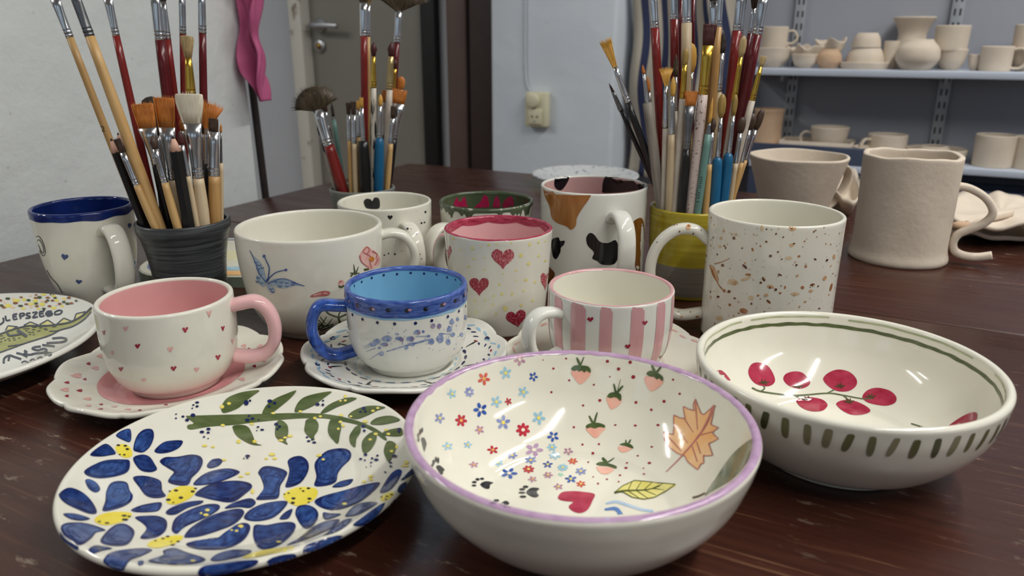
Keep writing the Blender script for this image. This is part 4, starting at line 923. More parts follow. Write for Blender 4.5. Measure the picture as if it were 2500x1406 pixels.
# --- splattered brown mug
pot = P_SPEC; KQ = KK(1540, 440, 3.7)
RUST = paint('rust_paint', (150, 92, 50), (186, 136, 92)); DRUST = paint('dark_rust_paint', (84, 54, 36), (128, 82, 50)); TAN = paint('tan_wash_paint', (204, 176, 134), (220, 204, 172)); TAN2 = paint('tan_stain_paint', (196, 150, 104), (212, 178, 140))
decal(pot, 'rust_splash', [(TAN2, [KQ.b((712,765),(755,785),(792,880),(786,928),(758,892),(733,830))]), (RUST, [KQ.b((712,765),(735,800),(775,900),(786,928),(755,885),(730,830)), KQ.s([(782,920),(810,965),(845,1000)], 6, 12), KQ.s([(760,755),(830,735),(895,703)], 10, 4)])], step=3)
for x, y, rx, ry, rot, c in [(1460,430,34,28,0,TAN2),(1452,422,15,20,0,DRUST),(1185,432,14,28,0,TAN),(1225,555,10,10,0,DRUST),(1030,778,28,11,.7,DRUST),(1060,852,28,11,.1,RUST),(1200,893,12,22,-.5,DRUST),(1262,960,34,15,.2,TAN2),(925,920,48,26,.2,TAN),(940,930,22,18,0,TAN2),(845,998,14,16,0,RUST),(888,1005,15,14,0,DRUST),(830,768,14,14,0,DRUST),(1347,853,20,8,.4,DRUST),(1452,587,20,15,0,TAN2),(1100,625,9,18,-.3,RUST),(1550,968,16,15,0,RUST),(1640,943,22,11,-.2,DRUST),(1580,778,12,12,0,RUST),(1665,713,14,8,.5,DRUST),(1808,965,10,38,.25,RUST),(1020,1180,38,24,.2,RUST),(1090,1115,10,10,0,DRUST),(1245,1095,24,10,.7,DRUST),(1330,647,10,9,0,DRUST),(895,1125,12,12,0,RUST),(1485,1025,42,15,0,TAN),(1425,702,32,16,0,TAN),(1835,690,12,24,0,TAN2),(800,1245,32,20,0,TAN),(840,460,10,12,0,TAN2),(815,525,15,14,0,TAN),(805,600,16,14,0,TAN),(1150,1040,12,9,0,RUST),(1572,1097,12,10,0,TAN2),(1750,885,16,24,.6,TAN2),(1625,1000,18,14,0,TAN2),(790,1052,14,10,0,DRUST),(1350,1018,12,9,0,RUST),(1085,1060,26,20,0,TAN),(1040,890,50,14,-.3,TAN)]:
    decal(pot, 'rust_spot', [(c, [KQ.e(x, y, rx, ry, rot, n=11)])], step=3)
def specks(pot, mats_, n, s0, s1, r0, r1, name='fine_specks', seed=3, inner=False):
    rg = random.Random(seed); lays = {}
    for _ in range(n):
        th, s_ = rg.uniform(0, 2*PI), rg.uniform(s0, s1); r = r0*(r1/r0)**(rg.random()**2.2)
        R = pot.r_at(s_); lays.setdefault(rg.choice(mats_), []).append(ell(th, s_, r/R*rg.uniform(.7, 1.3), r*rg.uniform(.7, 1.4), n=7))
    return pdecal(pot, name, list(lays.items()), step=.01, kind='stuff', off=.00015)
specks(pot, [RUST, DRUST, DRUST, TAN2], 1000, .002, .108, .00018, .0013, seed=5)

class Skin:
    """lets a motif be laid onto any finished part"""
    def __init__(self, o):
        bpy.context.view_layer.update(); m = o.matrix_world
        self.bvh = BVHTree.FromPolygons([m @ v.co for v in o.data.vertices], [tuple(p.vertices) for p in o.data.polygons]); self.c = Vector((0, 0, 0)); self.root = o; self.inv = m.inverted(); self.m = m
    def paint(self, name, layers, **k):
        far = self.m.translation; c0 = self.c
        self.c = far.copy(); o = decal(self, name, layers, **k); self.c = c0
        if o is None: return None
        for v in o.data.vertices: v.co = self.inv @ (v.co + far)
        return o
Skin(H_SPEC).paint('fine_specks', [(TAN2, [KQ.e(520, 425, 25, 26), KQ.e(460, 1235, 12, 9)]), (RUST, [KQ.e(523, 412, 10, 12), KQ.e(600, 1232, 18, 8), KQ.e(270, 455, 6), KQ.e(420, 402, 5)]), (DRUST, [KQ.e(440, 462, 8), KQ.e(565, 480, 8), KQ.e(210, 525, 6), KQ.e(395, 405, 6), KQ.e(635, 452, 5), KQ.e(240, 560, 5), KQ.e(540, 1192, 5), KQ.e(430, 1190, 5)])], step=3, kind='stuff')
# --- cow mug
pot = P_COW
CBR = paint('cow_brown_paint', (150, 92, 40), (190, 132, 76), 50, stretch=(2, 2, .5), detail=7); CBD = paint('cow_dark_brown_paint', (104, 62, 20), (140, 90, 40), 50, stretch=(2, 2, .5), detail=7)
decal(pot, 'brown_patch', [(CBR, [KH.b((1000,163),(1060,187),(1130,206),(1240,214),(1350,214),(1340,262),(1290,332),(1250,402),(1240,462),(1205,492),(1170,466),(1100,440),(1060,400),(1045,320),(1010,240))])])
decal(pot, 'black_patch', [(BLACKG, [KH.b((1060,572),(1110,548),(1125,574),(1157,573),(1152,602),(1130,625),(1125,660),(1095,710),(1068,682))])])
decal(pot, 'black_patch', [(BLACKG, [KH.b((1318,552),(1345,515),(1380,530),(1420,580),(1480,590),(1540,570),(1560,660),(1530,745),(1440,752),(1400,725),(1363,705),(1375,660),(1330,610))])])
decal(pot, 'brown_patch', [(CBD, [KH.b((1650,460),(1712,403),(1745,430),(1752,560),(1757,790),(1690,800),(1670,600))])])
decal(pot, 'brown_patch', [(CBD, [KH.b((1030,770),(1060,785),(1085,822),(1060,870),(1030,890))])])
decal(pot, 'inner_black_patch', [(BLACKG, [KH.b((1083,108),(1110,90),(1187,90),(1177,140),(1130,197),(1083,172))])])
decal(pot, 'inner_black_patch', [(BLACKG, [KH.b((1438,190),(1440,150),(1452,108),(1482,84),(1540,86),(1620,95),(1700,118),(1768,158),(1755,178),(1700,195),(1600,210),(1500,216),(1440,214))])])
for th, s0, a, b_ in ((70, .03, .5, .02), (110, .07, .4, .018), (30, .075, .35, .016), (150, .035, .4, .02)):
    th = math.radians(th)
    pdecal(pot, 'black_patch', [(BLACKG, [blob(*[(th + a*random.uniform(.5, 1)*math.cos(t), s0 + b_*random.uniform(.5, 1)*math.sin(t)) for t in np.linspace(0, 2*PI, 9)[:-1]])])])

# --- mug with the black heart
pot = P_BHRT; KF = KK(560, 480, 3.7)
decal(pot, 'inner_heart', [(BLK, [KF.b((1213,42),(1238,18),(1275,24),(1290,40),(1310,9),(1347,14),(1360,55),(1352,104),(1300,112),(1240,104),(1220,78))])])
decal(pot, 'small_heart', [(BLK, [KF.h(1452, 190, 46, 44)])], step=3)
specks(pot, [BLK], 330, .003, .085, .00016, .0007, seed=9)
decal(pot, 'black_dots', [(BLK, [KF.e(1437, 513, 7), KF.e(1495, 518, 9), KF.e(1400, 527, 7), KF.e(1770, 138, 9, 12), KF.e(1735, 238, 9), KF.e(1762, 232, 8)])], step=3, kind='stuff')

Skin(H_BHRT).paint('black_dots', [(BLK, [KF.e(1610, 290, 11, 9), KF.e(1640, 292, 4), KF.e(1565, 318, 4), KF.e(1690, 340, 4), KF.e(1720, 520, 6), KF.e(1735, 560, 5)])], step=3, kind='stuff')
# --- green drip mug
pot = P_GRN
rg = random.Random(4); drips = [(rg.uniform(0, 2*PI), rg.uniform(.05, .11), rg.uniform(.003, .009)) for _ in range(26)]
def drip(t):
    s_ = .0050
    for a, w, h in drips:
        d_ = (t - a + PI) % (2*PI) - PI
        s_ = max(s_, .0050 + h*math.exp(-(d_/w)**2*2.2))
    return s_
band(pot, 'green_drip_rim', GREENG, drip, lambda t: -.0045, n=360, rows=9, label='dripping dark green rim')
for q in ([(288,300),(300,272),(325,300),(350,248),(375,285),(408,243),(425,300),(430,338),(310,326)],[(478,338),(530,280),(556,233),(586,255),(586,338)],[(618,338),(645,238),(676,290),(667,338)],[(698,326),(705,280),(745,243),(772,258),(774,322)]):
    decal(pot, 'red_drip', [(paint('red_drip_paint', (152, 26, 66), (168, 40, 80)), [KH.b(*q)])])

# --- blue rim mug
pot = P_BRIM; KR = KK(40, 450, 5.207)
z1 = wav(41, 5, .0022, 4, 11)
band(pot, 'navy_rim', NAVY, lambda t: .0082 + z1(t), lambda t: -.0045, n=240, rows=9, label='wavy navy rim')
for q in [(615,928,92,82,.15),(795,1242,82,60,.1),(1438,527,46,70,0),(1497,1010,32,74,.2)]:
    decal(pot, 'blue_heart', [(paint('blue_heart_paint', (40, 62, 112), (58, 82, 134)), [KR.h(*q)])], step=4)
decal(pot, 'ring_drawing', [(BLK, [KR.s([(252,672),(270,658),(300,672),(330,716)], 8), KR.s([(330,716),(355,780),(370,850),(362,900)], 8), KR.s([(362,900),(345,908),(318,880),(296,840)], 8), KR.s([(268,722),(284,702),(305,716)], 8), KR.s([(305,716),(335,775),(352,845),(345,872)], 8), KR.s([(345,872),(325,862),(300,815),(280,765)], 8), KR.s([(388,1090),(440,1180),(520,1270),(585,1380)], 9)])], step=4)
for th, s0 in ((60, .03), (100, .06), (150, .04), (20, .07)):
    pdecal(pot, 'blue_heart', [(MATS['blue_heart_paint'], [heart(math.radians(th), s0, .2, .008)])])

# --- floral cup
pot = P_FLOR
BF = paint('butterfly_paint', (134, 162, 190), (176, 196, 210), 140); BFD = paint('butterfly_line_paint', (58, 84, 142), (88, 112, 164))
wing = [KF.b((185,483),(215,530),(270,580),(300,630),(330,720),(337,772),(300,760),(265,700),(240,640),(215,560)), KF.b((345,780),(400,745),(480,738),(560,760),(680,806),(600,802),(540,818),(470,826),(400,802)), KF.b((250,712),(290,738),(330,780),(312,812),(270,790),(246,745)), KF.b((333,790),(380,800),(412,832),(400,872),(360,852))]
ln = [KF.s([(345,770),(352,735),(362,650),(345,600),(316,540)], 14, 8), KF.s([(350,745),(420,685),(510,660)], 12, 7), KF.e(315, 537, 14), KF.e(511, 661, 15, 12), KF.s([(330,775),(362,728)], 16, 24), KF.s([(185,483),(240,600),(270,690),(335,775)], 6, 8), KF.s([(560,770),(680,806)], 12, 5), KF.s([(345,785),(480,740),(600,775)], 8, 6)]
for x, y in ((240, 590), (262, 650), (285, 700), (300, 640), (265, 730), (290, 775), (420, 765), (470, 770), (520, 775), (460, 805), (520, 805), (575, 790), (380, 830), (395, 855), (255, 765), (270, 615)):
    ln.append(KF.s([(x - 16, y - 4), (x, y + 8), (x + 16, y - 2)], 7))
decal(pot, 'painted_butterfly', [(BF, wing), (BFD, ln)], step=3.5)
BLS = paint('blossom_paint', (214, 150, 146), (230, 190, 180), 110); BLD = paint('blossom_line_paint', (176, 92, 92), (198, 124, 118))
decal(pot, 'painted_blossom', [(BLS, [KF.b((1170,540),(1200,482),(1237,448),(1290,480),(1337,520),(1362,565),(1335,630),(1270,656),(1220,622),(1188,580))]), (BLD, [KF.s([(1205,490),(1240,455),(1262,480),(1240,520)], 14, 8), KF.s([(1175,530),(1195,590),(1260,640)], 12, 6), KF.s([(1290,490),(1330,520),(1320,560)], 16, 8), KF.s([(1260,560),(1280,640)], 8), KF.s([(1340,560),(1310,620)], 12), KF.s([(1200,500),(1260,530),(1290,560)], 10)]), (paint('ochre_paint', (176, 112, 44)), [KF.e(1282, 562, 24, 22)])], step=3.5)
decal(pot, 'painted_bud', [(BLS, [KF.e(1010, 778, 28, 28)]), (GRN, [KF.s([(985,805),(1010,815),(1035,800)], 16)]), (BLD, [KF.s([(990,770),(1015,760)], 8)])], step=3.5)
decal(pot, 'painted_blossom', [(BLD, [KF.b((733,893),(790,868),(850,850),(907,858),(892,892),(810,902),(740,908))]), (BLS, [KF.s([(760,890),(830,872)], 10), KF.s([(850,870),(890,875)], 10)])], step=3.5)
DGR = paint('dark_leaf_paint', (52, 60, 34), (84, 92, 60))
decal(pot, 'painted_foliage', [(DGR, [KF.s([(1135,705),(1122,610)], 22, 4), KF.s([(1140,695),(1166,630)], 18, 4), KF.s([(1090,690),(1175,692)], 10), KF.s([(1095,720),(1120,690)], 14), KF.s([(1215,660),(1260,655)], 22, 12), KF.s([(855,995),(895,1055),(990,1092)], 18, 14), KF.s([(1005,1150),(985,1085),(1010,1015)], 20, 10), KF.s([(990,1092),(1060,1060)], 16)])], step=3.5)
decal(pot, 'painted_foliage', [(DGR, [KF.s([(790,1195),(835,1150),(880,1080)], 14, 6), KF.s([(800,1200),(880,1160),(930,1100)], 16, 5), KF.s([(770,1130),(860,1165),(940,1150)], 10, 8), KF.s([(775,1165),(900,1170)], 14, 6), KF.s([(790,1100),(850,1160)], 8), KF.s([(820,1210),(940,1165)], 16, 6), KF.s([(820,1085),(870,1150)], 7)])], step=3.5)
decal(pot, 'painted_blossom', [(paint('rusty_red_paint', (152, 72, 50), (206, 160, 130), 90), [KF.b((212,930),(255,950),(300,985),(345,1040),(376,1092),(340,1072),(280,1015),(235,965))])])

# --- striped cup and saucer
pot = P_SCUP; KT = KK(1220, 620, 4.807)
STP = paint('pink_stripe_paint', (206, 152, 154), (218, 172, 172), 50, stretch=(2, 2, .4))
front = math.radians(-97.8)
for k in range(14):
    th = front + math.radians(-2 + 25.7*k + random.uniform(-1.2, 1.2)); w = math.radians(random.uniform(5.2, 6.6) + (2 if k == 13 else 0)); t0 = .0018
    cs = [(-w, .064), (-w*.97, .03), (-w*.95, t0 + .003), (-w*.8, t0), (w*.6, t0 + random.uniform(0, .0015)), (w*.98, t0 + .004), (w, .03), (w*.95, .064)]
    pdecal(pot, 'pink_stripe', [(STP, [[(th + a, b_) for a, b_ in cs]])], step=.004)
e1 = wav(51, 6, .0006, 3, 14)
band(pot, 'pink_rim', STP, lambda t: .0010 + e1(t), lambda t: -.0022 + e1(t + 1), n=200, rows=3, label='thin pink rim')
for x, y, w, h in [(1065,765,78,48),(1700,805,64,48),(1500,1082,68,48),(1885,1215,30,40)]:
    decal(pot, 'little_heart', [(RED, vheart(KT, x, y, w, h))], step=3, off=.0005)
pot = P_SSAU
STR = paint('pink_edge_paint', (218, 164, 154), (228, 186, 176))
for k in range(30):
    th = 2*PI*k/30 + random.uniform(-.03, .03)
    pdecal(pot, 'pink_edge_stroke', [(STR, [dash(th, .0745 + random.uniform(-.002, .0005), random.uniform(.008, .014), .0020, random.uniform(-.2, .2), pot)])], step=.003)
# --- yellow pot: bare grey foot
pot = P_YEL
band(pot, 'grey_foot_band', GREYCLAY, lambda t: .0872, lambda t: .0560, n=160, rows=8, label='bare grey lower wall')

# --- crocodile birthday plate
pot = P_DINO; KD = KK(0, 690, 5.623)
DG = paint('dark_green_dot_paint', (62, 74, 44), (88, 98, 64)); BRN = paint('brown_dot_paint', (132, 78, 44), (160, 106, 68)); PKD = paint('peach_dot_paint', (240, 204, 170), (244, 218, 190)); YLD = paint('warm_yellow_dot_paint', (226, 212, 92), (240, 228, 130))
decal(pot, 'edge_dots', [(YLD, [KD.e(*q) for q in [(225,245,55,22),(115,318,50,25),(330,235,30,22),(485,250,35,25),(600,165,40,15),(430,295,40,20),(580,300,40,25),(740,350,40,22),(780,245,30,22),(855,325,30,16),(1115,195,35,20),(1235,235,30,18),(530,360,28,15),(320,355,32,18),(880,220,30,14),(740,185,35,14),(1020,170,35,12)]]),
 (PKD, [KD.e(*q) for q in [(185,220,20,12),(70,275,20,12),(180,340,28,14),(420,180,20,10),(425,335,20,12),(580,255,20,12),(890,240,20,12),(1050,210,20,12),(780,310,20,10)]]),
 (DG, [KD.e(*q) for q in [(110,222,35,16),(395,245,28,16),(285,322,35,14),(545,205,32,18),(500,290,28,14),(715,165,30,10),(760,212,25,12),(657,248,25,13),(880,270,25,14),(930,292,30,16),(1172,220,28,16),(1050,253,20,12),(605,360,28,12),(25,318,28,16),(885,170,26,10)]]),
 (BRN, [KD.e(*q) for q in [(10,248,25,14),(55,345,28,13),(215,285,35,14),(295,205,25,10),(365,300,28,11),(495,212,30,11),(510,327,28,13),(660,210,28,13),(635,268,20,14),(725,250,25,12),(685,327,28,13),(825,295,26,13),(950,212,28,14),(985,287,28,13),(500,172,24,8)]])], step=4, kind='stuff')
SLT = paint('slate_ink_paint', (58, 64, 76), (78, 84, 96))
CRB = paint('crocodile_olive_paint', (150, 152, 88), (178, 178, 116), 70); SPK = paint('pale_spike_paint', (216, 208, 130), (226, 220, 160))
body = [(-60,740),(60,688),(200,640),(400,597),(600,602),(780,580),(930,560),(1030,520),(1150,450),(1262,345),(1256,402),(1150,512),(1000,602),(830,652),(700,722),(520,780),(330,842),(200,890),(-60,980),(-360,1060),(-620,1040),(-760,960),(-560,880),(-300,820)]
sp_ = [[(75,660),(115,597),(250,612),(180,640)],[(330,592),(420,545),(532,588)],[(545,582),(660,517),(755,582)],[(780,577),(880,492),(982,532),(930,560)],[(1020,522),(1050,432),(1182,402),(1120,472)]]
decal(pot, 'painted_crocodile', [(CRB, [KD(*body)]), (SPK, [KD(*q) for q in sp_]),
 (SLT, [KD.s([(-60,735),(60,690),(200,642),(400,597),(600,600),(780,580),(930,556),(1030,518),(1150,448),(1262,345)], 20, 24), KD.s([(-60,985),(200,892),(330,842),(520,782),(700,722),(830,654),(1000,604),(1150,514),(1256,402)], 14, 16),
  KD.s([(110,880),(200,868),(320,848)], 16, 12), KD.s([(680,672),(760,668),(830,655)], 14, 10)] + [KD.s([q[i], q[i+1]], 17) for q in sp_ for i in range(len(q) - 1)]),
 (SLT, [KD.s([(100,690),(135,735),(290,712)], 26, 24), KD.s([(240,660),(300,700),(370,748)], 44, 36)] + [KD.s([(x, y), (x + L, y - 5)], 9) for x, y, L in [(320,640,100),(440,620,70),(540,628,40),(600,640,50),(350,668,40),(440,652,50),(520,670,40),(620,655,40),(720,612,60),(385,690,40),(440,690,30),(400,720,30),(450,722,30),(0,740,40),(40,765,30),(0,780,40),(60,800,30),(100,780,40),(170,770,40),(180,795,40),(250,770,30),(0,820,30),(120,805,30)]])], step=4)
L1 = [[(45,482),(48,540),(-5,582)],[(75,455),(90,520),(145,513)],[(180,440),(190,505),(242,495)],[(180,440),(237,430)],[(185,470),(230,464)],[(270,430),(285,502)],[(270,430),(325,424),(330,450),(278,470)],[(420,420),(372,426),(368,450),(412,465),(402,486),(350,490)],[(445,416),(510,410),(452,480),(522,470)],[(545,398),(552,465),(612,455)],[(545,400),(607,393)],[(548,430),(600,424)],[(592,386),(617,370)],[(715,396),(660,396),(632,430),(660,460),(710,446),(715,422),(680,422)],[(748,416),(770,398),(800,384),(838,382)],[(838,382),(852,398),(830,428),(790,440)],[(790,440),(758,438),(748,416)]]
decal(pot, 'lettering', [(SLT, [KD.s(q, 25) for q in L1])], step=4, label='hand lettered word along the plate edge')
L2 = [[(50,1112),(62,1040),(130,1002),(200,1022),(292,1052)],[(115,1078),(130,1012)],[(225,968),(300,985),(375,1022)],[(330,935),(365,955),(315,992)],[(335,985),(400,992),(455,985)],[(560,878),(475,888),(447,910),(520,930),(600,908),(642,928),(605,958),(500,972),(440,985)],[(580,856),(660,866),(752,876)],[(718,768),(840,758),(912,778),(862,815),(640,832)]]
decal(pot, 'lettering', [(SLT, [KD.s(q, 30) for q in L2])], step=4, label='hand lettered name in dark slate')
L3 = [[(295,1102),(340,1080),(392,1098)],[(410,1075),(450,1050),(492,1072)],[(510,1045),(560,1020),(578,1042)],[(745,968),(640,962),(622,990),(700,985),(690,1000),(650,1008)]]
decal(pot, 'lettering', [(SLT, [KD.s(q, 19) for q in L3])], step=4, label='hand lettered year')
# ------------------------------------------------------------------ brushes and pencils standing in the pots
SILV = mat('silver_ferrule', (206, 208, 210), .22, metal=1.0, var=.04, vscale=120)
DULL = mat('dull_ferrule', (128, 128, 130), .35, metal=1.0, var=.08, vscale=160)
GOLD = mat('gold_ferrule', (206, 168, 74), .28, metal=1.0, var=.05, vscale=120)
BEIG = mat('pale_brass_ferrule', (190, 170, 120), .35, metal=.9, var=.05, vscale=120)
def wood(name, a, b_): return mat(name, a, .42, rgb2=b_, vscale=260, stretch=(1, 1, .05), lo=.35, hi=.7)
HM = {'wood': wood('varnished_pale_wood', (188, 148, 92), (206, 170, 114)), 'tan': wood('tan_wood', (170, 128, 74), (190, 150, 96)), 'nat': wood('raw_wood', (190, 168, 134), (206, 186, 154)),
      'red': mat('red_lacquer', (126, 38, 34), .25, var=.08, vscale=60), 'dred': mat('dark_red_lacquer', (92, 22, 28), .25, var=.08, vscale=60), 'black': mat('black_lacquer', (24, 23, 24), .3, var=.1, vscale=60),
      'blue': mat('blue_lacquer', (22, 92, 132), .3, var=.08, vscale=60), 'teal': mat('teal_lacquer', (102, 138, 130), .35, var=.05, vscale=60), 'white': mat('chalky_white_paint', (204, 194, 180), .5, rgb2=(176, 164, 150), vscale=120, stretch=(1, 1, .2)),
      'grey': mat('greyed_wood', (150, 142, 132), .6, rgb2=(124, 116, 108), vscale=200, stretch=(1, 1, .1)), 'splat': mat('spattered_pale_paint', (196, 178, 170), .5, rgb2=(70, 50, 48), vscale=420, lo=.60, hi=.66),
      'drip': mat('white_paint_with_black_drips', (196, 188, 174), .45, rgb2=(26, 24, 24), vscale=260, stretch=(1, 1, .16), lo=.55, hi=.58)}
def hair_mat(name, a, b_): return mat(name, a, .5, rgb2=b_, vscale=1400, stretch=(1, 1, .04), lo=.3, hi=.7)
BM = {'org': hair_mat('orange_bristle', (168, 92, 30), (206, 132, 56)), 'ybr': hair_mat('golden_bristle', (196, 142, 52), (222, 176, 88)), 'wht': hair_mat('white_bristle', (206, 196, 172), (228, 220, 200)), 'drk': hair_mat('dark_brown_bristle', (44, 30, 24), (84, 60, 44)),
      'blk': hair_mat('black_bristle', (24, 22, 20), (66, 58, 48)), 'drd': hair_mat('dark_red_bristle', (52, 18, 18), (84, 34, 30)), 'bge': hair_mat('beige_bristle', (150, 126, 84), (190, 166, 120)), 'olv': hair_mat('olive_bristle', (132, 108, 52), (170, 142, 78)), 'bad': hair_mat('badger_bristle', (26, 22, 18), (104, 86, 62))}
FM = {'s': SILV, 'd': DULL, 'g': GOLD, 'b': BEIG}
PENW = mat('sharpened_wood', (214, 170, 148), .7, var=.06, vscale=200); LEAD = mat('pencil_lead', (40, 38, 40), .4, var=.05)
GRP = {}
def axis_frame(B, T):
    z = (T - B).normalized(); x = Vector((1, 0, 0)); x = (x - z*x.dot(z)).normalized(); y = z.cross(x)
    return Matrix((x, y, z)).transposed()
def inner_r(pot, z):
    m = pot.s < 0; zz, rr = pot.prof[m, 1], pot.prof[m, 0]; o = np.argsort(zz)
    return float(np.interp(z, zz[o], rr[o]))
def strand(V, Fc, p0, p1, p2, r):
    b = len(V); d = (p2 - p0); s_ = d.cross(Vector((.3, 1, .2)));
    if s_.length < 1e-9: return
    s_.normalize(); t_ = d.cross(s_).normalized()
    for p, k in ((p0, 1.0), (p1, .8)):
        for a in (0, 2.094, 4.189): V.append(p + (s_*math.cos(a) + t_*math.sin(a))*r*k)
    V.append(p2)
    for k in range(3):
        n_ = (k + 1) % 3
        Fc.append((b + k, b + n_, b + 3 + n_, b + 3 + k)); Fc.append((b + 3 + k, b + 3 + n_, b + 6))
def hair(kind, rx, ry, wm, L, z0, seed):
    """bristle head: solid core plus loose hairs; rx, ry = radii at the ferrule, wm = widest half width"""
    rg = random.Random(seed)
    if kind == 'round': prof = [(0, 1), (.2, 1.12), (.45, wm/rx), (.7, .78*wm/rx), (.88, .42*wm/rx), (1, .06)]
    elif kind == 'point': prof = [(0, 1), (.25, wm/rx), (.5, .8*wm/rx), (.75, .45*wm/rx), (1, .03)]
    elif kind == 'dome': prof = [(0, 1), (.25, .9*wm/rx), (.55, wm/rx), (.8, .86*wm/rx), (.94, .5*wm/rx), (1, .1)]
    else: prof = [(0, 1), (.4, .5*(1 + wm/rx)), (.8, .97*wm/rx), (.97, .98*wm/rx), (1, .9*wm/rx)]
    rings = []
    for t, k in prof:
        if kind in ('flat', 'fan', 'mopflat'): yr = ry*(1 - .65*t) if kind != 'mopflat' else ry*(1 + .3*math.sin(PI*t))*(1 - .3*t)
        elif kind in ('dome',): yr = ry*k*.7
        else: yr = ry*k
        core = 0.92 if kind in ('flat', 'mopflat') else (.80 if kind == 'fan' else 1.0)
        rings.append((0, 0, z0 - .0004 + L*core*t, rx*k, max(yr, 2e-5)))
    V, Fc = loft(rings, 16); V = [Vector(v) for v in V]
    if kind == 'fan':
        V, Fc = [], []; sm = math.asin(min(.98, wm/L)); m_ = 14      # thin solid core, then loose hairs
        for s_ in (-1, 1):
            for i in range(m_ + 1):
                a = -1 + 2*i/m_
                V += [Vector((a*rx*.85, s_*ry*.75, z0 - .001)), Vector((math.sin(a*sm)*L*.50, s_*ry*.75, z0 + math.cos(a*sm)*L*.50)), Vector((math.sin(a*sm)*L*.82, s_*ry*.3, z0 + math.cos(a*sm)*L*.82))]
        h_ = 3*(m_ + 1)
        for i in range(m_):
            for r_ in (0, 1):
                a, b_ = 3*i + r_, 3*i + 3 + r_; Fc += [(a, b_, b_ + 1, a + 1), (h_ + a, h_ + a + 1, h_ + b_ + 1, h_ + b_)]
            Fc += [(3*i + 2, 3*i + 5, h_ + 3*i + 5, h_ + 3*i + 2), (3*i, h_ + 3*i, h_ + 3*i + 3, 3*i + 3)]
        e_ = 3*m_; Fc += [(0, 1, h_ + 1, h_), (1, 2, h_ + 2, h_ + 1), (e_, h_ + e_, h_ + e_ + 1, e_ + 1), (e_ + 1, h_ + e_ + 1, h_ + e_ + 2, e_ + 2)]
        n = 230
        for i in range(n):
            a = rg.uniform(-1, 1); sd = a*math.asin(min(.98, wm/L)); Lr = L*rg.uniform(.82, 1.0)
            p0 = Vector((a*rx*.8, rg.uniform(-ry, ry)*.7, z0 - .001)); p2 = Vector((math.sin(sd)*Lr + a*rx*.3, rg.uniform(-1, 1)*ry*.9, z0 + math.cos(sd)*Lr))
            p1 = p0.lerp(p2, .55) + Vector((-a*rx*.1, 0, L*.03)); strand(V, Fc, p0, p1, p2, max(rx*.10, L*.018))
        return V, Fc
    n = {'flat': 70, 'mopflat': 90, 'round': 26, 'point': 14, 'dome': 34}[kind]
    for i in range(n):
        a = rg.uniform(0, 2*PI); q = rg.random()**.5
        if kind in ('flat', 'mopflat'):
            x0 = rg.uniform(-1, 1); p0 = Vector((x0*rx*.95, math.sin(a)*ry*.6, z0)); tl = rg.uniform(.9, 1.03)*(1 - (.16*x0*x0 if kind == 'mopflat' else 0))
            p2 = Vector((x0*wm*1.02 + rg.gauss(0, wm*.03), math.sin(a)*ry*.45, z0 + L*tl)); p1 = p0.lerp(p2, .6)
        else:
            p0 = Vector((math.cos(a)*rx*.9, math.sin(a)*ry*.9, z0)); p1 = Vector((math.cos(a)*wm*.92, math.sin(a)*wm*.92*(.7 if kind == 'dome' else 1)*ry/rx, z0 + L*.5))
            p2 = Vector((math.cos(a)*wm*q*.35, math.sin(a)*wm*q*.35*ry/rx, z0 + L*rg.uniform(.84, 1.0)))
        strand(V, Fc, p0, p1, p2, wm*.06)
    return V, Fc
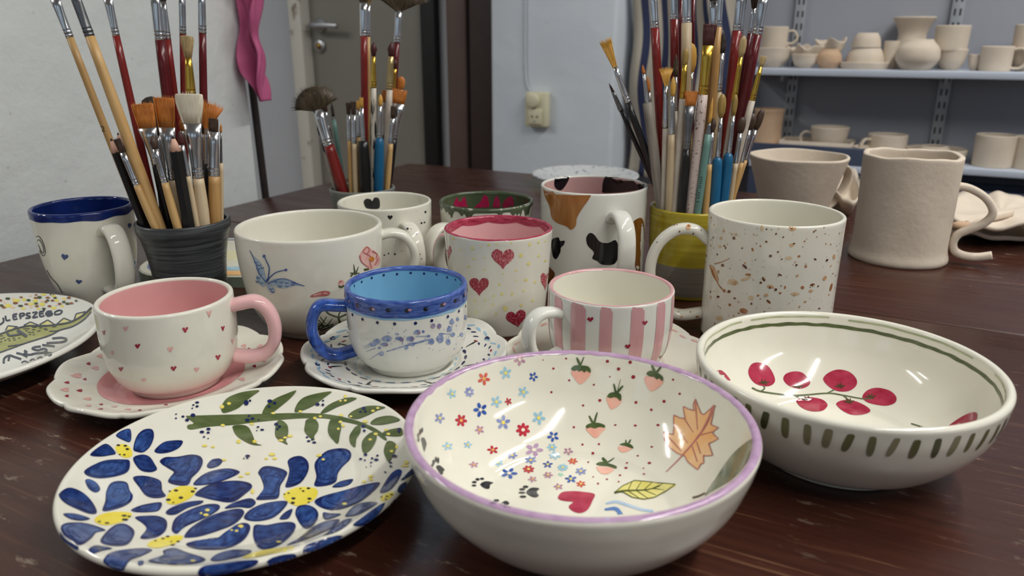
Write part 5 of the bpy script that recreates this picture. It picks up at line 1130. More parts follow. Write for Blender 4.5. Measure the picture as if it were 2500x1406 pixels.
def brush(pot, label, bot, jn, fe, tip, wid, kind, hm, fm, bm, dy=0.0, flatk=None, name='paint_brush', rings=True, dty=0.0):
    """bot/jn/fe/tip: where the brush meets the pot rim, the ferrule foot, the hair root and the hair tip are seen; wid = widths (rim, handle top, ferrule foot, ferrule top, hair) in photo pixels"""
    c = pot.c; y0 = c.y + dy; H_ = pot.prof[:, 1].max() + c.z
    bot, jn, fe, tip = [at_y(*p, y0) for p in (bot, jn, fe, tip)]
    top = at_y(0, 0, y0) if False else tip
    A, T = bot.copy(), jn.copy()
    ax = (T - A).normalized(); ax = (ax + Vector((0, dty, 0))).normalized()
    rm = wid[0]/2*px_scale(bot)
    # follow the axis down into the pot until it meets the wall or the floor
    tt = (H_ - A.z)/ax.z; P = A + ax*tt; rr = math.hypot(P.x - c.x, P.y - c.y); lim0 = inner_r(pot, H_ - c.z - .004) - rm - .0005
    if rr > lim0:      # nudge so it clears the rim
        k = lim0/rr; sh = Vector(((P.x - c.x)*(k - 1), (P.y - c.y)*(k - 1), 0)); sh.x *= .5; sh.y *= 1.0
        A += sh
    P = A + ax*((H_ - A.z)/ax.z); E_ = P.copy()
    for i in range(200):
        Q = P - ax*(.0005*i)
        if Q.z - c.z < .0075: break
        if math.hypot(Q.x - c.x, Q.y - c.y) > inner_r(pot, Q.z - c.z) - rm*.8 and i > 8: break
        E_ = Q
    L0 = (T - bot).length; B = E_
    sc = px_scale(bot); Lh = (A - B).dot(ax) + L0; Lf = (fe - jn).length; Lb = (tip - fe).length
    root = thing(name, B, label, 'pencil' if name == 'pencil' else 'brush', {'brush_pot': 'tools in the charcoal pot', 'brush_pot.001': 'brushes in the yellow pot', 'brush_pot.002': 'brushes in the grey-green pot'}[pot.root.name])
    root.rotation_euler = axis_frame(Vector((0, 0, 0)), ax).to_euler()
    w = [x/2*sc for x in wid[:4]] + [wid[4]*sc]; seed = hash(label) % 1000 if False else sum(map(ord, label))
    if name == 'pencil':
        V, Fc = loft([(0, 0, 0, w[0], w[0]), (0, 0, Lh, w[0], w[0])], 6); o = link_mesh('barrel', V, Fc, HM[hm], root, smooth=False)
        V, Fc = loft([(0, 0, Lh - .0006, w[0]*.97, w[0]*.97), (0, 0, Lh + Lf*.8, w[0]*.30, w[0]*.30)], 12); tp_ = link_mesh('sharpened_tip', V, Fc, PENW, root)
        V, Fc = loft([(0, 0, Lh + Lf*.78, w[0]*.30, w[0]*.30), (0, 0, Lh + Lf, w[0]*.06, w[0]*.06)], 10); link_mesh('lead', V, Fc, LEAD if hm != 'blue' else HM['blue'], tp_)
        return root
    zr = (A - B).dot(ax)
    if kind == 'none': pass
    rb = [(0, 0, 0, w[0]*.55, w[0]*.55), (0, 0, min(.004, zr*.3), w[0]*.78, w[0]*.78), (0, 0, zr, w[0], w[0])]
    for t in (.3, .6, .85): rb.append((0, 0, zr + (Lh - zr)*t, *(2*[(w[0]*(1 - t) + w[1]*t)*(1 + .10*math.sin(PI*t))])))
    rb.append((0, 0, Lh, w[1], w[1]))
    if hm in ('blue',): rb[-1] = (0, 0, Lh, w[1]*.55, w[1]*.55); rb.insert(-1, (0, 0, Lh - .0025, w[1]*.95, w[1]*.95))
    V, Fc = loft(rb, 16); link_mesh('handle', V, Fc, HM[hm], root)
    flat = kind in ('flat', 'fan', 'mopflat'); fk = flatk if flatk is not None else (.42 if flat else 1.0)
    rf = []
    for t, k in ((0, 1.0), (.06, 1.04), (.08, .92), (.10, 1.06), (.15, 1.06), (.17, .94), (.19, 1.05), (.22, 1.0), (.5, None), (.75, None), (1.0, None)):
        if k is None:
            u = (t - .22)/.78; x = w[2]*(1 - u) + w[3]*u; y = w[2]*(1 - u) + w[3]*fk*u
            if flat: x = w[2] + (w[3] - w[2])*u**1.2
        else: x = y = w[2]*(k if rings else 1.0)
        rf.append((0, 0, Lh - .0005 + Lf*t, x, y))
    V, Fc = loft(rf, 18); link_mesh('ferrule', V, Fc, FM[fm], root)
    V, Fc = hair(kind, w[3]*.93, w[3]*.93*fk, w[4], Lb, Lh + Lf, seed); o = link_mesh('bristles', V, Fc, BM[bm], root); 
    return root
G, Y, Q = P_GREY, P_YEL, P_FARP
# charcoal pot: long ones
b2_ = brush(G, 'long beige brush leaning furthest left in the charcoal pot', (338,545),(160,90),(118,-8),(80,-75),(15,16,17,24,34), 'flat', 'wood', 's', 'wht', -.004)
brush(G, 'long thick tan brush with grey flat ferrule crossing the charcoal pot', (393,558),(219,88),(172,-20),(140,-90),(25,21,21,24,28), 'flat', 'wood', 'd', 'bge', -.026)
brush(G, 'red-handled brush third from the left in the charcoal pot', (384,535),(283,86),(258,-10),(248,-70),(17,16,16,22,24), 'flat', 'red', 's', 'drk', .010)
brush(G, 'thick dark red brush standing behind the orange fan-cut brush', (446,530),(391,97),(376,-20),(370,-90),(24,23,23,22,28), 'flat', 'dred', 's', 'drk', .016)
brush(G, 'slim red brush close beside the thick dark red one', (462,528),(409,95),(400,2),(396,-50),(15,15,15,14,22), 'mopflat', 'red', 's', 'drk', .026)
brush(G, 'red brush with silver ferrule behind the gold-ferruled brush', (455,525),(446,82),(444,-12),(442,-60),(14,14,15,15,18), 'round', 'red', 's', 'bge', .030)
brush(G, 'gold-ferruled brush with beige tuft above the white bristles', (486,530),(466,235),(457,140),(453,82),(16,20,22,15,15), 'mopflat', 'tan', 'g', 'bge', .006, flatk=.8)
brush(G, 'upright dark red brush at the right of the charcoal pot', (502,525),(494,80),(491,-15),(490,-70),(17,16,17,16,18), 'round', 'dred', 's', 'drk', .024)
# charcoal pot: short ones
brush(G, 'flat orange brush with square silver ferrule beside the thick tan handle', (415,552),(380,400),(352,312),(341,248),(20,18,18,46,27), 'flat', 'black', 's', 'org', -.016)
brush(G, 'dark domed brush peeping up behind the flat orange brush', (400,530),(382,360),(366,290),(358,234),(16,15,15,20,26), 'dome', 'black', 'd', 'blk', .012, flatk=.7)
brush(G, 'orange slanted brush left of the white bristles', (434,556),(421,438),(416,310),(408,232),(20,19,19,42,25), 'flat', 'nat', 's', 'org', -.008)
brush(G, 'flat white bristle brush with pale wooden handle', (497,548),(484,434),(472,300),(462,222),(31,25,25,46,33), 'mopflat', 'nat', 's', 'wht', -.016)
brush(G, 'orange fan brush at the right edge of the charcoal pot', (506,535),(506,400),(505,312),(522,244),(14,12,12,14,42), 'fan', 'black', 's', 'org', .006)
brush(G, 'small brown brush with tall silver ferrule on yellowish handle', (526,545),(524,430),(523,320),(522,286),(27,26,24,24,11), 'flat', 'tan', 's', 'drk', -.006)
brush(G, 'hair-thin brush on the far right of the charcoal pot', (541,530),(540,398),(538,322),(539,300),(10,9,6,4,3), 'point', 'nat', 'd', 'org', .004)
brush(G, 'brown-tipped brush resting against the front black pencil', (376,556),(331,453),(293,373),(281,336),(19,16,15,15,9), 'flat', 'wood', 's', 'drk', -.034, flatk=.7)
brush(G, 'short brush with dark tuft and pale handle right of the thick tan brush', (433,560),(401,447),(365,366),(345,338),(20,17,16,14,9), 'round', 'wood', 's', 'drk', -.035)
brush(G, 'dark brown round brush with smooth silver ferrule behind the centre pencil', (408,535),(396,424),(390,328),(383,285),(18,18,19,20,14), 'round', 'black', 's', 'drk', .000)
brush(G, 'slim dark-tipped brush beside the centre pencil', (481,552),(458,428),(446,352),(443,318),(14,13,14,13,7), 'round', 'nat', 's', 'drd', -.022)
brush(G, 'tiny orange round brush between two flat brushes', (452,535),(446,345),(442,318),(441,284),(11,10,10,10,8), 'round', 'dred', 's', 'org', .004)
brush(G, 'black-handled brush squeezed behind the pale wooden handle', (512,535),(504,392),(499,325),(498,300),(15,14,14,14,8), 'round', 'black', 's', 'drk', .014)
brush(G, 'slim dark red brush with worn marks near the front of the charcoal pot', (392,556),(345,420),(335,390),(328,360),(11,10,10,9,5), 'point', 'dred', 'd', 'drk', -.020)
brush(G, 'black pencil with pink-wood tip leaning left at the front', (348,556),(277,372),(263,338),(263,338),(23,22,0,0,0), 'none', 'black', 's', 'drk', -.024, name='pencil')
brush(G, 'black pencil half hidden behind the left front pencil', (360,548),(297,354),(283,324),(283,324),(20,20,0,0,0), 'none', 'black', 's', 'drk', -.012, name='pencil')
brush(G, 'blunt dark pencil just left of the thick tan brush', (370,548),(309,356),(304,338),(304,338),(16,16,0,0,0), 'none', 'blue', 's', 'drk', -.004, name='pencil')
brush(G, 'thick black pencil with pink-wood tip in the middle of the pot', (460,560),(426,370),(419,333),(419,333),(29,26,0,0,0), 'none', 'black', 's', 'drk', -.034, name='pencil')
# grey-green far pot
brush(Q, 'big dark fan brush spreading left with red handle', (836,460),(803,355),(772,268),(757,200),(27,25,24,24,68), 'fan', 'red', 's', 'bad', -.014)
brush(Q, 'small black-handled brush behind the big fan brush', (830,455),(802,314),(793,272),(788,240),(12,11,12,13,8), 'round', 'black', 's', 'drk', .006)
brush(Q, 'thin teal brush beside the big fan brush', (838,450),(815,292),(812,284),(806,248),(12,10,9,8,4), 'point', 'teal', 'd', 'blk', .012)
brush(Q, 'thin pale brush with black streaks left of the red fan handle', (818,458),(789,352),(783,330),(776,300),(9,8,8,8,5), 'point', 'drip', 'd', 'blk', -.006)
brush(Q, 'dark-tipped small brush on the left of the upright row', (857,462),(853,343),(851,279),(849,248),(11,10,10,9,6), 'flat', 'wood', 's', 'drk', -.020)
brush(Q, 'second dark-tipped small brush of the upright row', (868,464),(865,350),(863,279),(860,245),(12,12,12,10,7), 'flat', 'nat', 's', 'drk', -.024)
brush(Q, 'amber-tipped small brush of the upright row', (878,462),(876,333),(872,268),(871,244),(10,9,10,9,5), 'flat', 'wood', 's', 'ybr', -.014)
brush(Q, 'amber-tipped brush with thick black handle', (893,462),(887,345),(884,262),(882,236),(27,24,10,9,5), 'flat', 'black', 's', 'ybr', -.026)
brush(Q, 'tall red-handled brush with beige fan tuft above the far pot', (892,455),(888,88),(889,5),(889,-50),(14,17,17,18,30), 'fan', 'red', 's', 'bad', .004)
brush(Q, 'tall thin pale brush right behind the tall red one', (900,450),(899,88),(902,10),(904,-40),(9,9,10,10,22), 'fan', 'wood', 's', 'bge', .016)
brush(Q, 'dark red tipped brush with gold ferrule and black-dripped handle', (911,464),(912,213),(915,137),(916,102),(15,13,14,9,8), 'round', 'drip', 'g', 'drd', -.018)
brush(Q, 'dark-tipped brush with pale ferrule on a white stick', (940,458),(951,217),(957,137),(960,102),(15,15,16,13,9), 'round', 'white', 'b', 'drd', -.006)
brush(Q, 'biggest fan brush at the top right of the far pot', (948,450),(969,103),(980,26),(988,-60),(13,14,15,16,70), 'fan', 'dred', 's', 'bad', .012)
brush(Q, 'small dark-tipped brush with thin gold ferrule', (950,450),(962,216),(969,168),(973,144),(9,9,9,8,6), 'round', 'tan', 'g', 'drd', .004)
brush(Q, 'orange leaf-shaped brush at the right of the far pot', (948,450),(974,250),(979,218),(983,186),(12,11,12,16,10), 'dome', 'wood', 's', 'org', .018, flatk=.6)
brush(Q, 'wide flat orange brush with silver ferrule in the far pot', (950,455),(964,338),(973,252),(976,216),(14,14,15,30,17), 'flat', 'black', 's', 'org', -.002)
brush(Q, 'darker orange flat brush half behind the white stick', (934,452),(940,330),(944,250),(946,218),(13,12,12,22,12), 'flat', 'black', 's', 'org', .010)
brush(Q, 'small amber brush with plump blue handle in the far pot', (927,464),(930,338),(932,259),(933,230),(23,21,10,9,6), 'round', 'blue', 's', 'ybr', -.028)
brush(Q, 'dark-tipped brush with wooden handle on the far pot right side', (952,460),(961,352),(966,289),(968,257),(14,12,11,11,7), 'flat', 'wood', 's', 'drk', -.020, flatk=.7)
# yellow pot
brush(Y, 'splayed orange brush leaning furthest left in the yellow pot', (1626,505),(1533,250),(1491,167),(1469,95),(17,15,14,12,14), 'fan', 'black', 's', 'ybr', -.010, flatk=.7)
brush(Y, 'bare black stick brush under the splayed orange brush', (1622,505),(1516,268),(1498,222),(1490,200),(11,10,12,8,3), 'point', 'black', 'd', 'drk', -.002)
brush(Y, 'grey square-ended brush with tiny hair tip', (1607,512),(1573,252),(1561,180),(1556,158),(24,23,11,7,4), 'point', 'grey', 's', 'org', -.016)
brush(Y, 'little orange round brush behind the grey handle', (1612,505),(1592,300),(1583,224),(1581,186),(8,8,8,7,5), 'round', 'grey', 's', 'org', .004)
brush(Y, 'tall red brush at the left of the yellow pot', (1622,505),(1599,68),(1591,-20),(1588,-70),(17,20,18,18,20), 'flat', 'red', 's', 'drk', .010)
brush(Y, 'golden fan-cut brush with chalky handle', (1616,516),(1620,312),(1621,208),(1616,162),(14,13,14,9,17), 'fan', 'white', 's', 'ybr', -.020)
brush(Y, 'amber round brush with pale handle next to the fan-cut brush', (1629,518),(1635,330),(1641,234),(1640,186),(18,16,14,11,7), 'round', 'nat', 's', 'ybr', -.028)
brush(Y, 'tall red brush above the fan-cut brush', (1650,500),(1646,47),(1644,-25),(1643,-70),(18,19,17,17,20), 'flat', 'red', 's', 'drk', .012)
brush(Y, 'tall raw-wood brush in the middle of the yellow pot', (1672,505),(1676,56),(1676,-25),(1676,-80),(20,24,20,20,24), 'flat', 'nat', 's', 'drk', .002)
brush(Y, 'slim red brush peeping left of the raw-wood brush', (1660,498),(1662,-5),(1662,-40),(1662,-70),(10,10,10,9,6), 'round', 'dred', 's', 'drk', .024)
brush(Y, 'slim red brush peeping right of the raw-wood brush', (1688,498),(1692,-5),(1693,-40),(1694,-70),(10,10,10,9,6), 'round', 'dred', 's', 'drk', .026)
brush(Y, 'olive-tipped brush with gold ferrule and white stick', (1646,520),(1666,240),(1674,157),(1676,117),(17,15,15,12,8), 'dome', 'white', 'g', 'olv', -.024)
brush(Y, 'orange leaf-shaped brush behind the gold-ferruled one', (1680,505),(1686,250),(1688,176),(1693,104),(12,11,12,12,12), 'dome', 'wood', 's', 'ybr', .002, flatk=.6)
brush(Y, 'flat orange brush with worn ferrule and black handle', (1663,522),(1676,366),(1687,258),(1690,220),(20,18,17,26,15), 'flat', 'black', 'd', 'org', -.034)
brush(Y, 'flat dark red brush with wide gold ferrule and spattered handle', (1684,524),(1716,231),(1732,110),(1741,54),(25,23,22,27,16), 'flat', 'splat', 'g', 'drd', -.030)
brush(Y, 'brush with bright wide ferrule behind the flat dark red brush', (1715,505),(1742,80),(1746,0),(1750,-60),(18,22,24,28,30), 'flat', 'wood', 's', 'drk', .004)
brush(Y, 'tall plain wooden brush right of the dark red flat brush', (1722,505),(1754,66),(1763,-20),(1768,-70),(17,15,14,14,18), 'round', 'tan', 's', 'drk', -.006)
brush(Y, 'dark pointed brush with long silver ferrule', (1732,510),(1755,222),(1770,129),(1784,73),(14,14,15,13,9), 'point', 'nat', 's', 'blk', -.004)
brush(Y, 'tall thick red brush right of the dark pointed brush', (1752,508),(1799,76),(1814,-20),(1822,-80),(20,22,19,20,24), 'flat', 'red', 's', 'drk', .006)
brush(Y, 'slim tall red brush behind the thick red brush', (1765,500),(1813,82),(1829,-15),(1836,-60),(10,11,11,10,14), 'round', 'dred', 's', 'drk', .022)
brush(Y, 'tall red brush furthest right in the yellow pot', (1766,510),(1848,84),(1872,-15),(1885,-80),(20,23,23,25,28), 'flat', 'dred', 's', 'drk', -.004)
brush(Y, 'slim dark red brush left of the rightmost red brush', (1770,502),(1836,82),(1848,20),(1860,-50),(12,13,12,12,14), 'round', 'dred', 's', 'drk', .018)
brush(Y, 'beige-tipped brush with slender gold ferrule', (1750,516),(1792,246),(1814,139),(1825,87),(14,12,13,11,9), 'dome', 'white', 'g', 'bge', -.022, flatk=.8)
brush(Y, 'small tan-tipped brush with gold ferrule on the right', (1766,514),(1836,246),(1853,161),(1861,134),(15,15,14,9,8), 'flat', 'white', 'g', 'bge', -.016)
bt_ = brush(Y, 'teal handled brush with black neck at the front of the yellow pot', (1703,524),(1729,328),(1734,300),(1739,236),(17,15,13,8,4), 'point', 'teal', 'd', 'ybr', -.036)
brush(Y, 'small dark brush with wooden handle right of the teal one', (1721,524),(1732,401),(1742,322),(1748,286),(17,13,11,10,8), 'round', 'wood', 's', 'drk', -.033)
brush(Y, 'olive leaf-tipped brush with plump blue handle', (1742,522),(1753,384),(1766,287),(1776,228),(25,23,12,10,10), 'dome', 'blue', 's', 'olv', -.032)
brush(Y, 'olive-tipped brush with the right-hand blue handle', (1762,520),(1780,374),(1797,282),(1803,230),(25,23,12,10,7), 'dome', 'blue', 's', 'olv', -.026)
brush(Y, 'bushy dark brush with silver ferrule lowest on the right', (1782,508),(1799,398),(1815,325),(1822,285),(13,11,11,11,10), 'dome', 'nat', 's', 'drk', -.022)
brush(Y, 'bushy dark brush second on the lower right', (1785,506),(1812,396),(1828,316),(1836,275),(13,11,11,11,11), 'dome', 'wood', 's', 'drk', -.012)
brush(Y, 'bushy dark brush outermost on the lower right', (1784,502),(1822,390),(1839,315),(1848,262),(12,10,10,10,9), 'dome', 'wood', 's', 'drk', -.002)
brush(Y, 'stubby orange flat brush in front of the rightmost red brush', (1778,505),(1800,345),(1808,282),(1812,254),(12,11,11,14,8), 'flat', 'dred', 's', 'org', .000)
brush(Y, 'small blue-handled brush hidden behind the chalky handles', (1612,505),(1607,356),(1604,268),(1602,240),(12,11,7,6,4), 'point', 'blue', 's', 'olv', .010)
brush(Y, 'grey-haired brush with white ferrule behind the amber brush', (1646,505),(1649,270),(1652,186),(1655,128),(10,10,10,9,7), 'point', 'white', 's', 'bad', .000)
# print on two handles
def part_of(root, nm): return [c for c in root.children if c.name.split('.')[0] == nm][0]
Skin(part_of(b2_, 'handle')).paint('size_number', [(BLK, [stroke([(245, 312), (249, 308.5), (254, 312), (250, 318), (248, 321)], 1.6), stroke([(248, 321), (257, 319)], 1.6)])], step=1.5)
Skin(part_of(bt_, 'handle')).paint('handle_print', [(BLK, [stroke([(x - 3, y), (x + 3, y + 1)], 1.4) for x, y in ((1713, 432), (1712, 437), (1712, 442), (1711, 447), (1710, 453), (1709, 458), (1707, 470), (1706, 476), (1705, 482), (1704, 492))])], step=1.5, kind='stuff')
# ------------------------------------------------------------------ things further back
# socket on the pillar
su, sw, sz = uwz(1318, 266, 0.77)
ps = (uwz(1346, 266, .77)[0] - uwz(1294, 266, .77)[0])
IVORY = mat('ivory_plastic', (212, 206, 176), .45, var=.03)
t = thing('wall_socket', UW(su, .77, sz), 'ivory double wall socket on the white pillar', 'socket', rotz=-TH)
bevel_box('housing', -ps*.5, ps*.5, -.030, 0, -.050, .050, .004, IVORY, t)
V, Fc = loft([(0, 0, 0, .021, .021), (0, 0, .012, .021, .021), (0, 0, .014, .017, .017)], 20)
o = link_mesh('upper_outlet', [(x - .006, -.030 - z, y + .026) for x, y, z in V], Fc, IVORY, t); fix_normals(o)
lo_ = bevel_box('lower_outlet_cover', -.022, .022, -.036, -.030, -.042, .002, .002, IVORY, t)
for k in (-.008, .008): bevel_box('pin_hole', k - .0025, k + .0025, -.0368, -.0355, -.022, -.017, 0, M_BLACK, lo_)
bevel_box('earth_pin', -.002, .002, -.040, -.0355, -.034, -.030, .0005, M_ALU, lo_)
cp_ = [UW(*uwz(x, y, .765)[:2], uwz(x, y, .765)[2]) for x, y in ((1284,-120),(1282,60),(1284,190),(1298,226),(1306,236))]
CW = mat('white_cable', (196, 200, 204), .5, var=.03)
o = sweep('wall_cable', [tuple(p) for p in cp_], .006, .006, CW, None, (0, 0, 1) if False else tuple(UN), n=50, seg=8); tag(o, 'thin white cable running down the pillar to the socket', 'cable')
# leaning pole with pink cloth
P0, P1 = UW(*uwz(652, 510, -.375)[:2], uwz(652, 510, -.375)[2]), UW(*uwz(608, 150, -.375)[:2], uwz(608, 150, -.375)[2])
d_ = (P0 - P1).normalized(); bot = P0 + d_*((FLOOR - P0.z)/d_.z); topp = P1 - d_*.18
t = thing('broom_pole', bot, 'black pole leaning at the end of the left wall', 'pole')
o = sweep('pole', [tuple(bot - bot), tuple((topp - bot)*.5), tuple(topp - bot)], .0125, .0125, mat('dark_metal_pole', (40, 32, 30), .4, var=.1), t, (1, 0, 0), n=12, seg=12, power=2)
PINKC2 = mat('pink_fabric', (178, 80, 122), .7, rgb2=(196, 98, 140), vscale=18, bump=.15, bscale=300)
def cloth(name, corners_l, corners_r, w0, m, label, cat, fold, rows=34, cols=26, thick=.0015, seed=1):
    """hanging cloth: left and right outlines (seen positions from top to bottom) on the plane w0, with folds in depth"""
    L_ = resample(crom(corners_l, 6), rows); R_ = resample(crom(corners_r, 6), rows); rg = random.Random(seed)
    ph = [rg.uniform(0, 6) for _ in range(6)]; V, Fc = [], []
    c0 = UW(*uwz(*corners_l[0], w0)[:2], uwz(*corners_l[0], w0)[2])
    for side in (0, 1):
        for i in range(rows):
            v = i/(rows-1)
            for j in range(cols):
                u = j/(cols-1); q = L_[i]*(1-u) + R_[i]*u
                f = fold*(math.sin(u*9 + ph[0] + 2*v) + .6*math.sin(u*17 + ph[1] - 3*v) + .5*math.sin(v*11 + u*6 + ph[2]))
                a = uwz(q[0], q[1], w0); P = UW(a[0], a[1] + f + side*thick, a[2]); V.append(P - c0)
    n = rows*cols
    for s_ in (0, 1):
        for i in range(rows-1):
            for j in range(cols-1):
                a = s_*n + i*cols + j; q = (a, a+1, a+cols+1, a+cols); Fc.append(q if s_ else q[::-1])
    ed = [j for j in range(cols)] + [i*cols + cols-1 for i in range(1, rows)] + [(rows-1)*cols + j for j in range(cols-2, -1, -1)] + [i*cols for i in range(rows-2, 0, -1)]
    for k in range(len(ed)):
        a, b_ = ed[k], ed[(k+1) % len(ed)]; Fc.append((a, b_, b_ + n, a + n))
    o = link_mesh(name, V, Fc, m, None, loc=c0); fix_normals(o); return tag(o, label, cat)
cloth('pink_cloth', [(575,-60),(584,40),(586,110),(596,160),(604,183),(624,210),(640,246)], [(632,-60),(636,40),(634,90),(646,130),(651,170),(650,210),(650,247)], -.40, PINKC2, 'crumpled pink cloth hanging over the black pole', 'cloth', .011, rows=60, seed=3)
# striped apron beside the shelves
def stripes():
    m, nt, b = new_mat('striped_canvas'); L = nt.links
    uvn = N(nt, 'ShaderNodeAttribute'); uvn.attribute_name = 'across'
    mu = N(nt, 'ShaderNodeMath', operation='MULTIPLY'); mu.inputs[1].default_value = 6.5; L.new(uvn.outputs['Fac'], mu.inputs[0])
    fr = N(nt, 'ShaderNodeMath', operation='FRACT'); L.new(mu.outputs[0], fr.inputs[0])
    r = N(nt, 'ShaderNodeValToRGB'); r.color_ramp.interpolation = 'CONSTANT'; e = r.color_ramp.elements
    e[0].position = 0; e[0].color = (*lin((176, 168, 154)), 1); e[1].position = .62; e[1].color = (*lin((38, 46, 78)), 1)
    L.new(fr.outputs[0], r.inputs[0]); L.new(r.outputs[0], b.inputs['Base Color']); b.inputs['Roughness'].default_value = .85
    return m
ap = cloth('striped_apron', [(1553,-70),(1548,120),(1540,280),(1533,425)], [(1790,-70),(1800,120),(1795,300),(1800,470)], .86, stripes(), 'blue and white striped apron hanging between pillar and shelves', 'apron', .022, cols=60, seed=5)
at_ = ap.data.attributes.new('across', 'FLOAT', 'POINT'); n_ = len(ap.data.vertices)
at_.data.foreach_set('value', [(i % 60)/59.0 + .012*math.sin((i//60 % 34)*.4) for i in range(n_)])

# ------------------------------------------------------------------ wall shelves with bisque ware
SW0, SW1 = 0.775, WB
M_SHELF = mat('pale_blue_shelf_paint', (190, 198, 212), .45, var=.03, vscale=8); M_STEEL = mat('grey_steel_rail', (168, 172, 178), .45, metal=.6, var=.05)
z_up = uwz(2200, 172, SW0)[2]; z_lo = uwz(2420, 414, SW0)[2]; u_l = uwz(1806, 180, SW0)[0]
shelves = []
for zz, lab in ((z_up, 'upper pale blue wall shelf with rows of raw clay ware'), (z_lo, 'lower pale blue wall shelf level with the table edge')):
    t = thing('wall_shelf', UW(0, 0, zz), lab, 'shelf', rotz=-TH)
    bevel_box('board', u_l, 3.0, SW0, SW1, -.017, 0, .002, M_SHELF, t); shelves.append(t)
    for px_ in (1920, 2300, 2680):
        ur = uwz(px_, 240, WB - .02)[0]
        bevel_box('bracket', ur - .004, ur + .004, SW0 + .05, SW1, -.034, -.017, .001, M_STEEL, t)
for px_, lab in ((1938, 'slotted steel wall rail left behind the shelves'), (2312, 'slotted steel wall rail right behind the shelves')):
    ur = uwz(px_, 180, WB - .01)[0]; t = thing('shelf_rail', UW(ur, WB, -.2), lab, 'rail', rotz=-TH)
    rl = bevel_box('rail', -.014, .014, -.014, 0, -.4, 1.2, .001, M_STEEL, t)
    for k in range(26): 
        for sx in (-.006, .006): bevel_box('slot', sx - .002, sx + .002, -.0146, -.0139, .12 + k*.032, .12 + k*.032 + .016, 0, M_BLACK, rl)
def on_shelf(px, pybase, zz, w):
    d = ray(px, pybase); o = UW(0, w); k = (o - EYEV).dot(WN)/d.dot(WN); P = EYEV + d*k; return (P.x, P.y), zz
def clay(name, box, zz, w, shape, label, cat, m=None, hnd=None, lift=0.0, group='raw clay ware on the shelves', wob=None, inv=False):
    """raw clay vessel on a shelf; box = seen extent (x0, x1, top, bottom)"""
    x0, x1, yt, yb = box; (cx, cy), _ = on_shelf((x0 + x1)/2, yb, zz, w)
    sc = px_scale(Vector((cx, cy, zz))); R = (x1 - x0)/2*sc; Hh_ = (yb - yt)*sc*1.0
    z = zz + lift
    outer = [(r*R, h*Hh_) for r, h in shape]
    t_ = min(.004, R*.12)
    P = Pot(name, (cx, cy), z, outer, t_, min(.006, Hh_*.2), m or BISQUE, label, cat, seg=40, group=group, wob=wob)
    if hnd is not None:
        az, ht, hb, out = hnd
        handle(P, az, [(R*.92, Hh_*ht), (R*(1 + out*.6), Hh_*(ht + .02)), (R*(1 + out), Hh_*(ht + hb)/2), (R*(1 + out*.6), Hh_*(hb)), (R*.85, Hh_*(hb - .02))], .012, .006, m or BISQUE, n=24, seg=10)
    return P
CYL = [(.92, 0), (.96, .04), (.98, .4), (1, 1)]; BWL = [(.5, 0), (.55, .04), (.85, .4), (1, 1)]; INV = [(.98, 0), (1, .05), (.9, .6), (.7, .97), (.6, 1.0)]
JAR = [(.62, 0), (.68, .05), (.98, .35), (.95, .7), (.66, .95), (.62, 1)]; VAS = [(.62, 0), (.68, .1), (.80, .35), (.66, .62), (.72, .78), (1, 1)]; PLT = [(.93, 0), (.95, .2), (.98, .6), (1, 1)]; DSH = [(.6, 0), (.65, .15), (.85, .5), (1, 1)]
wa, wb_, wc = SW0 + .062, SW0 + .095, SW0 + .085
BT = mat('tan_bisque', (196, 164, 134), .85, var=.05, vscale=25)
b1_ = clay('clay_bowl', (1842,1926,126,170), z_up, wc, BWL, 'raw clay bowl at the left end of the upper shelf', 'bowl')
clay('clay_mug', (1858,1918,80,128), z_up, wc, CYL, 'raw clay mug stacked on the leftmost bowl', 'mug', hnd=(-20, .8, .25, .7), lift=44*px_scale(b1_.c))
clay('clay_dish', (1932,1994,138,169), z_up, wa, BWL, 'small raw clay dish under the crumpled leaf pieces', 'dish')
clay('clay_cup', (1992,2050,124,168), z_up, wa, JAR, 'small tan clay cup beside the crumpled leaf pieces', 'cup', m=BT)
def leafwob(n, a): return lambda th, r, z: (r*(1 + a*.5*math.sin(n*th)), z + a*.35*r*math.sin(n*th + 1) + a*.25*r*math.sin((n+2)*th))
clay('clay_leaf', (1926,2010,112,140), z_up, wb_, DSH, 'crumpled raw clay leaf dish on the left of the pile', 'leaf dish', wob=leafwob(5, .35), lift=.02)
clay('clay_leaf', (1996,2062,96,132), z_up, wb_, DSH, 'crumpled raw clay leaf dish with a raised tip', 'leaf dish', wob=leafwob(3, .5), lift=.026)
p_ = clay('clay_plate', (2048,2170,156,170), z_up, wc, PLT, 'flat raw clay plate under the upturned cups', 'plate')
q_ = clay('clay_bowl', (2064,2156,120,164), z_up, wc, INV, 'upturned raw clay bowl on the flat plate', 'bowl', lift=.004)
clay('clay_cup', (2080,2146,90,123), z_up, wc, INV, 'upturned raw clay cup on top of the upturned bowl', 'cup', lift=.006 + 44*px_scale(q_.c))
clay('clay_vase', (2168,2262,50,166), z_up, SW0 + .142, VAS, 'tall raw clay vase with flared mouth', 'vase')
clay('clay_jar', (2186,2284,100,170), z_up, SW0 + .048, JAR, 'round raw clay jar in front of the flared vase', 'jar')
clay('clay_mug', (2152,2186,104,168), z_up, wc, CYL, 'narrow raw clay mug left of the round jar', 'mug')
r_ = clay('clay_cup', (2284,2352,122,169), z_up, wc, BWL, 'lower raw clay cup of the stack beside the round jar', 'cup')
clay('clay_cup', (2280,2356,70,126), z_up, wc, [(.9, 0), (.95, .05), (.98, .5), (1, 1)], 'upper raw clay cup stacked upside on another', 'cup', lift=45*px_scale(r_.c))
clay('clay_dish', (2362,2396,130,166), z_up, wc, BWL, 'tiny raw clay dish left of the round-handled mug', 'dish')
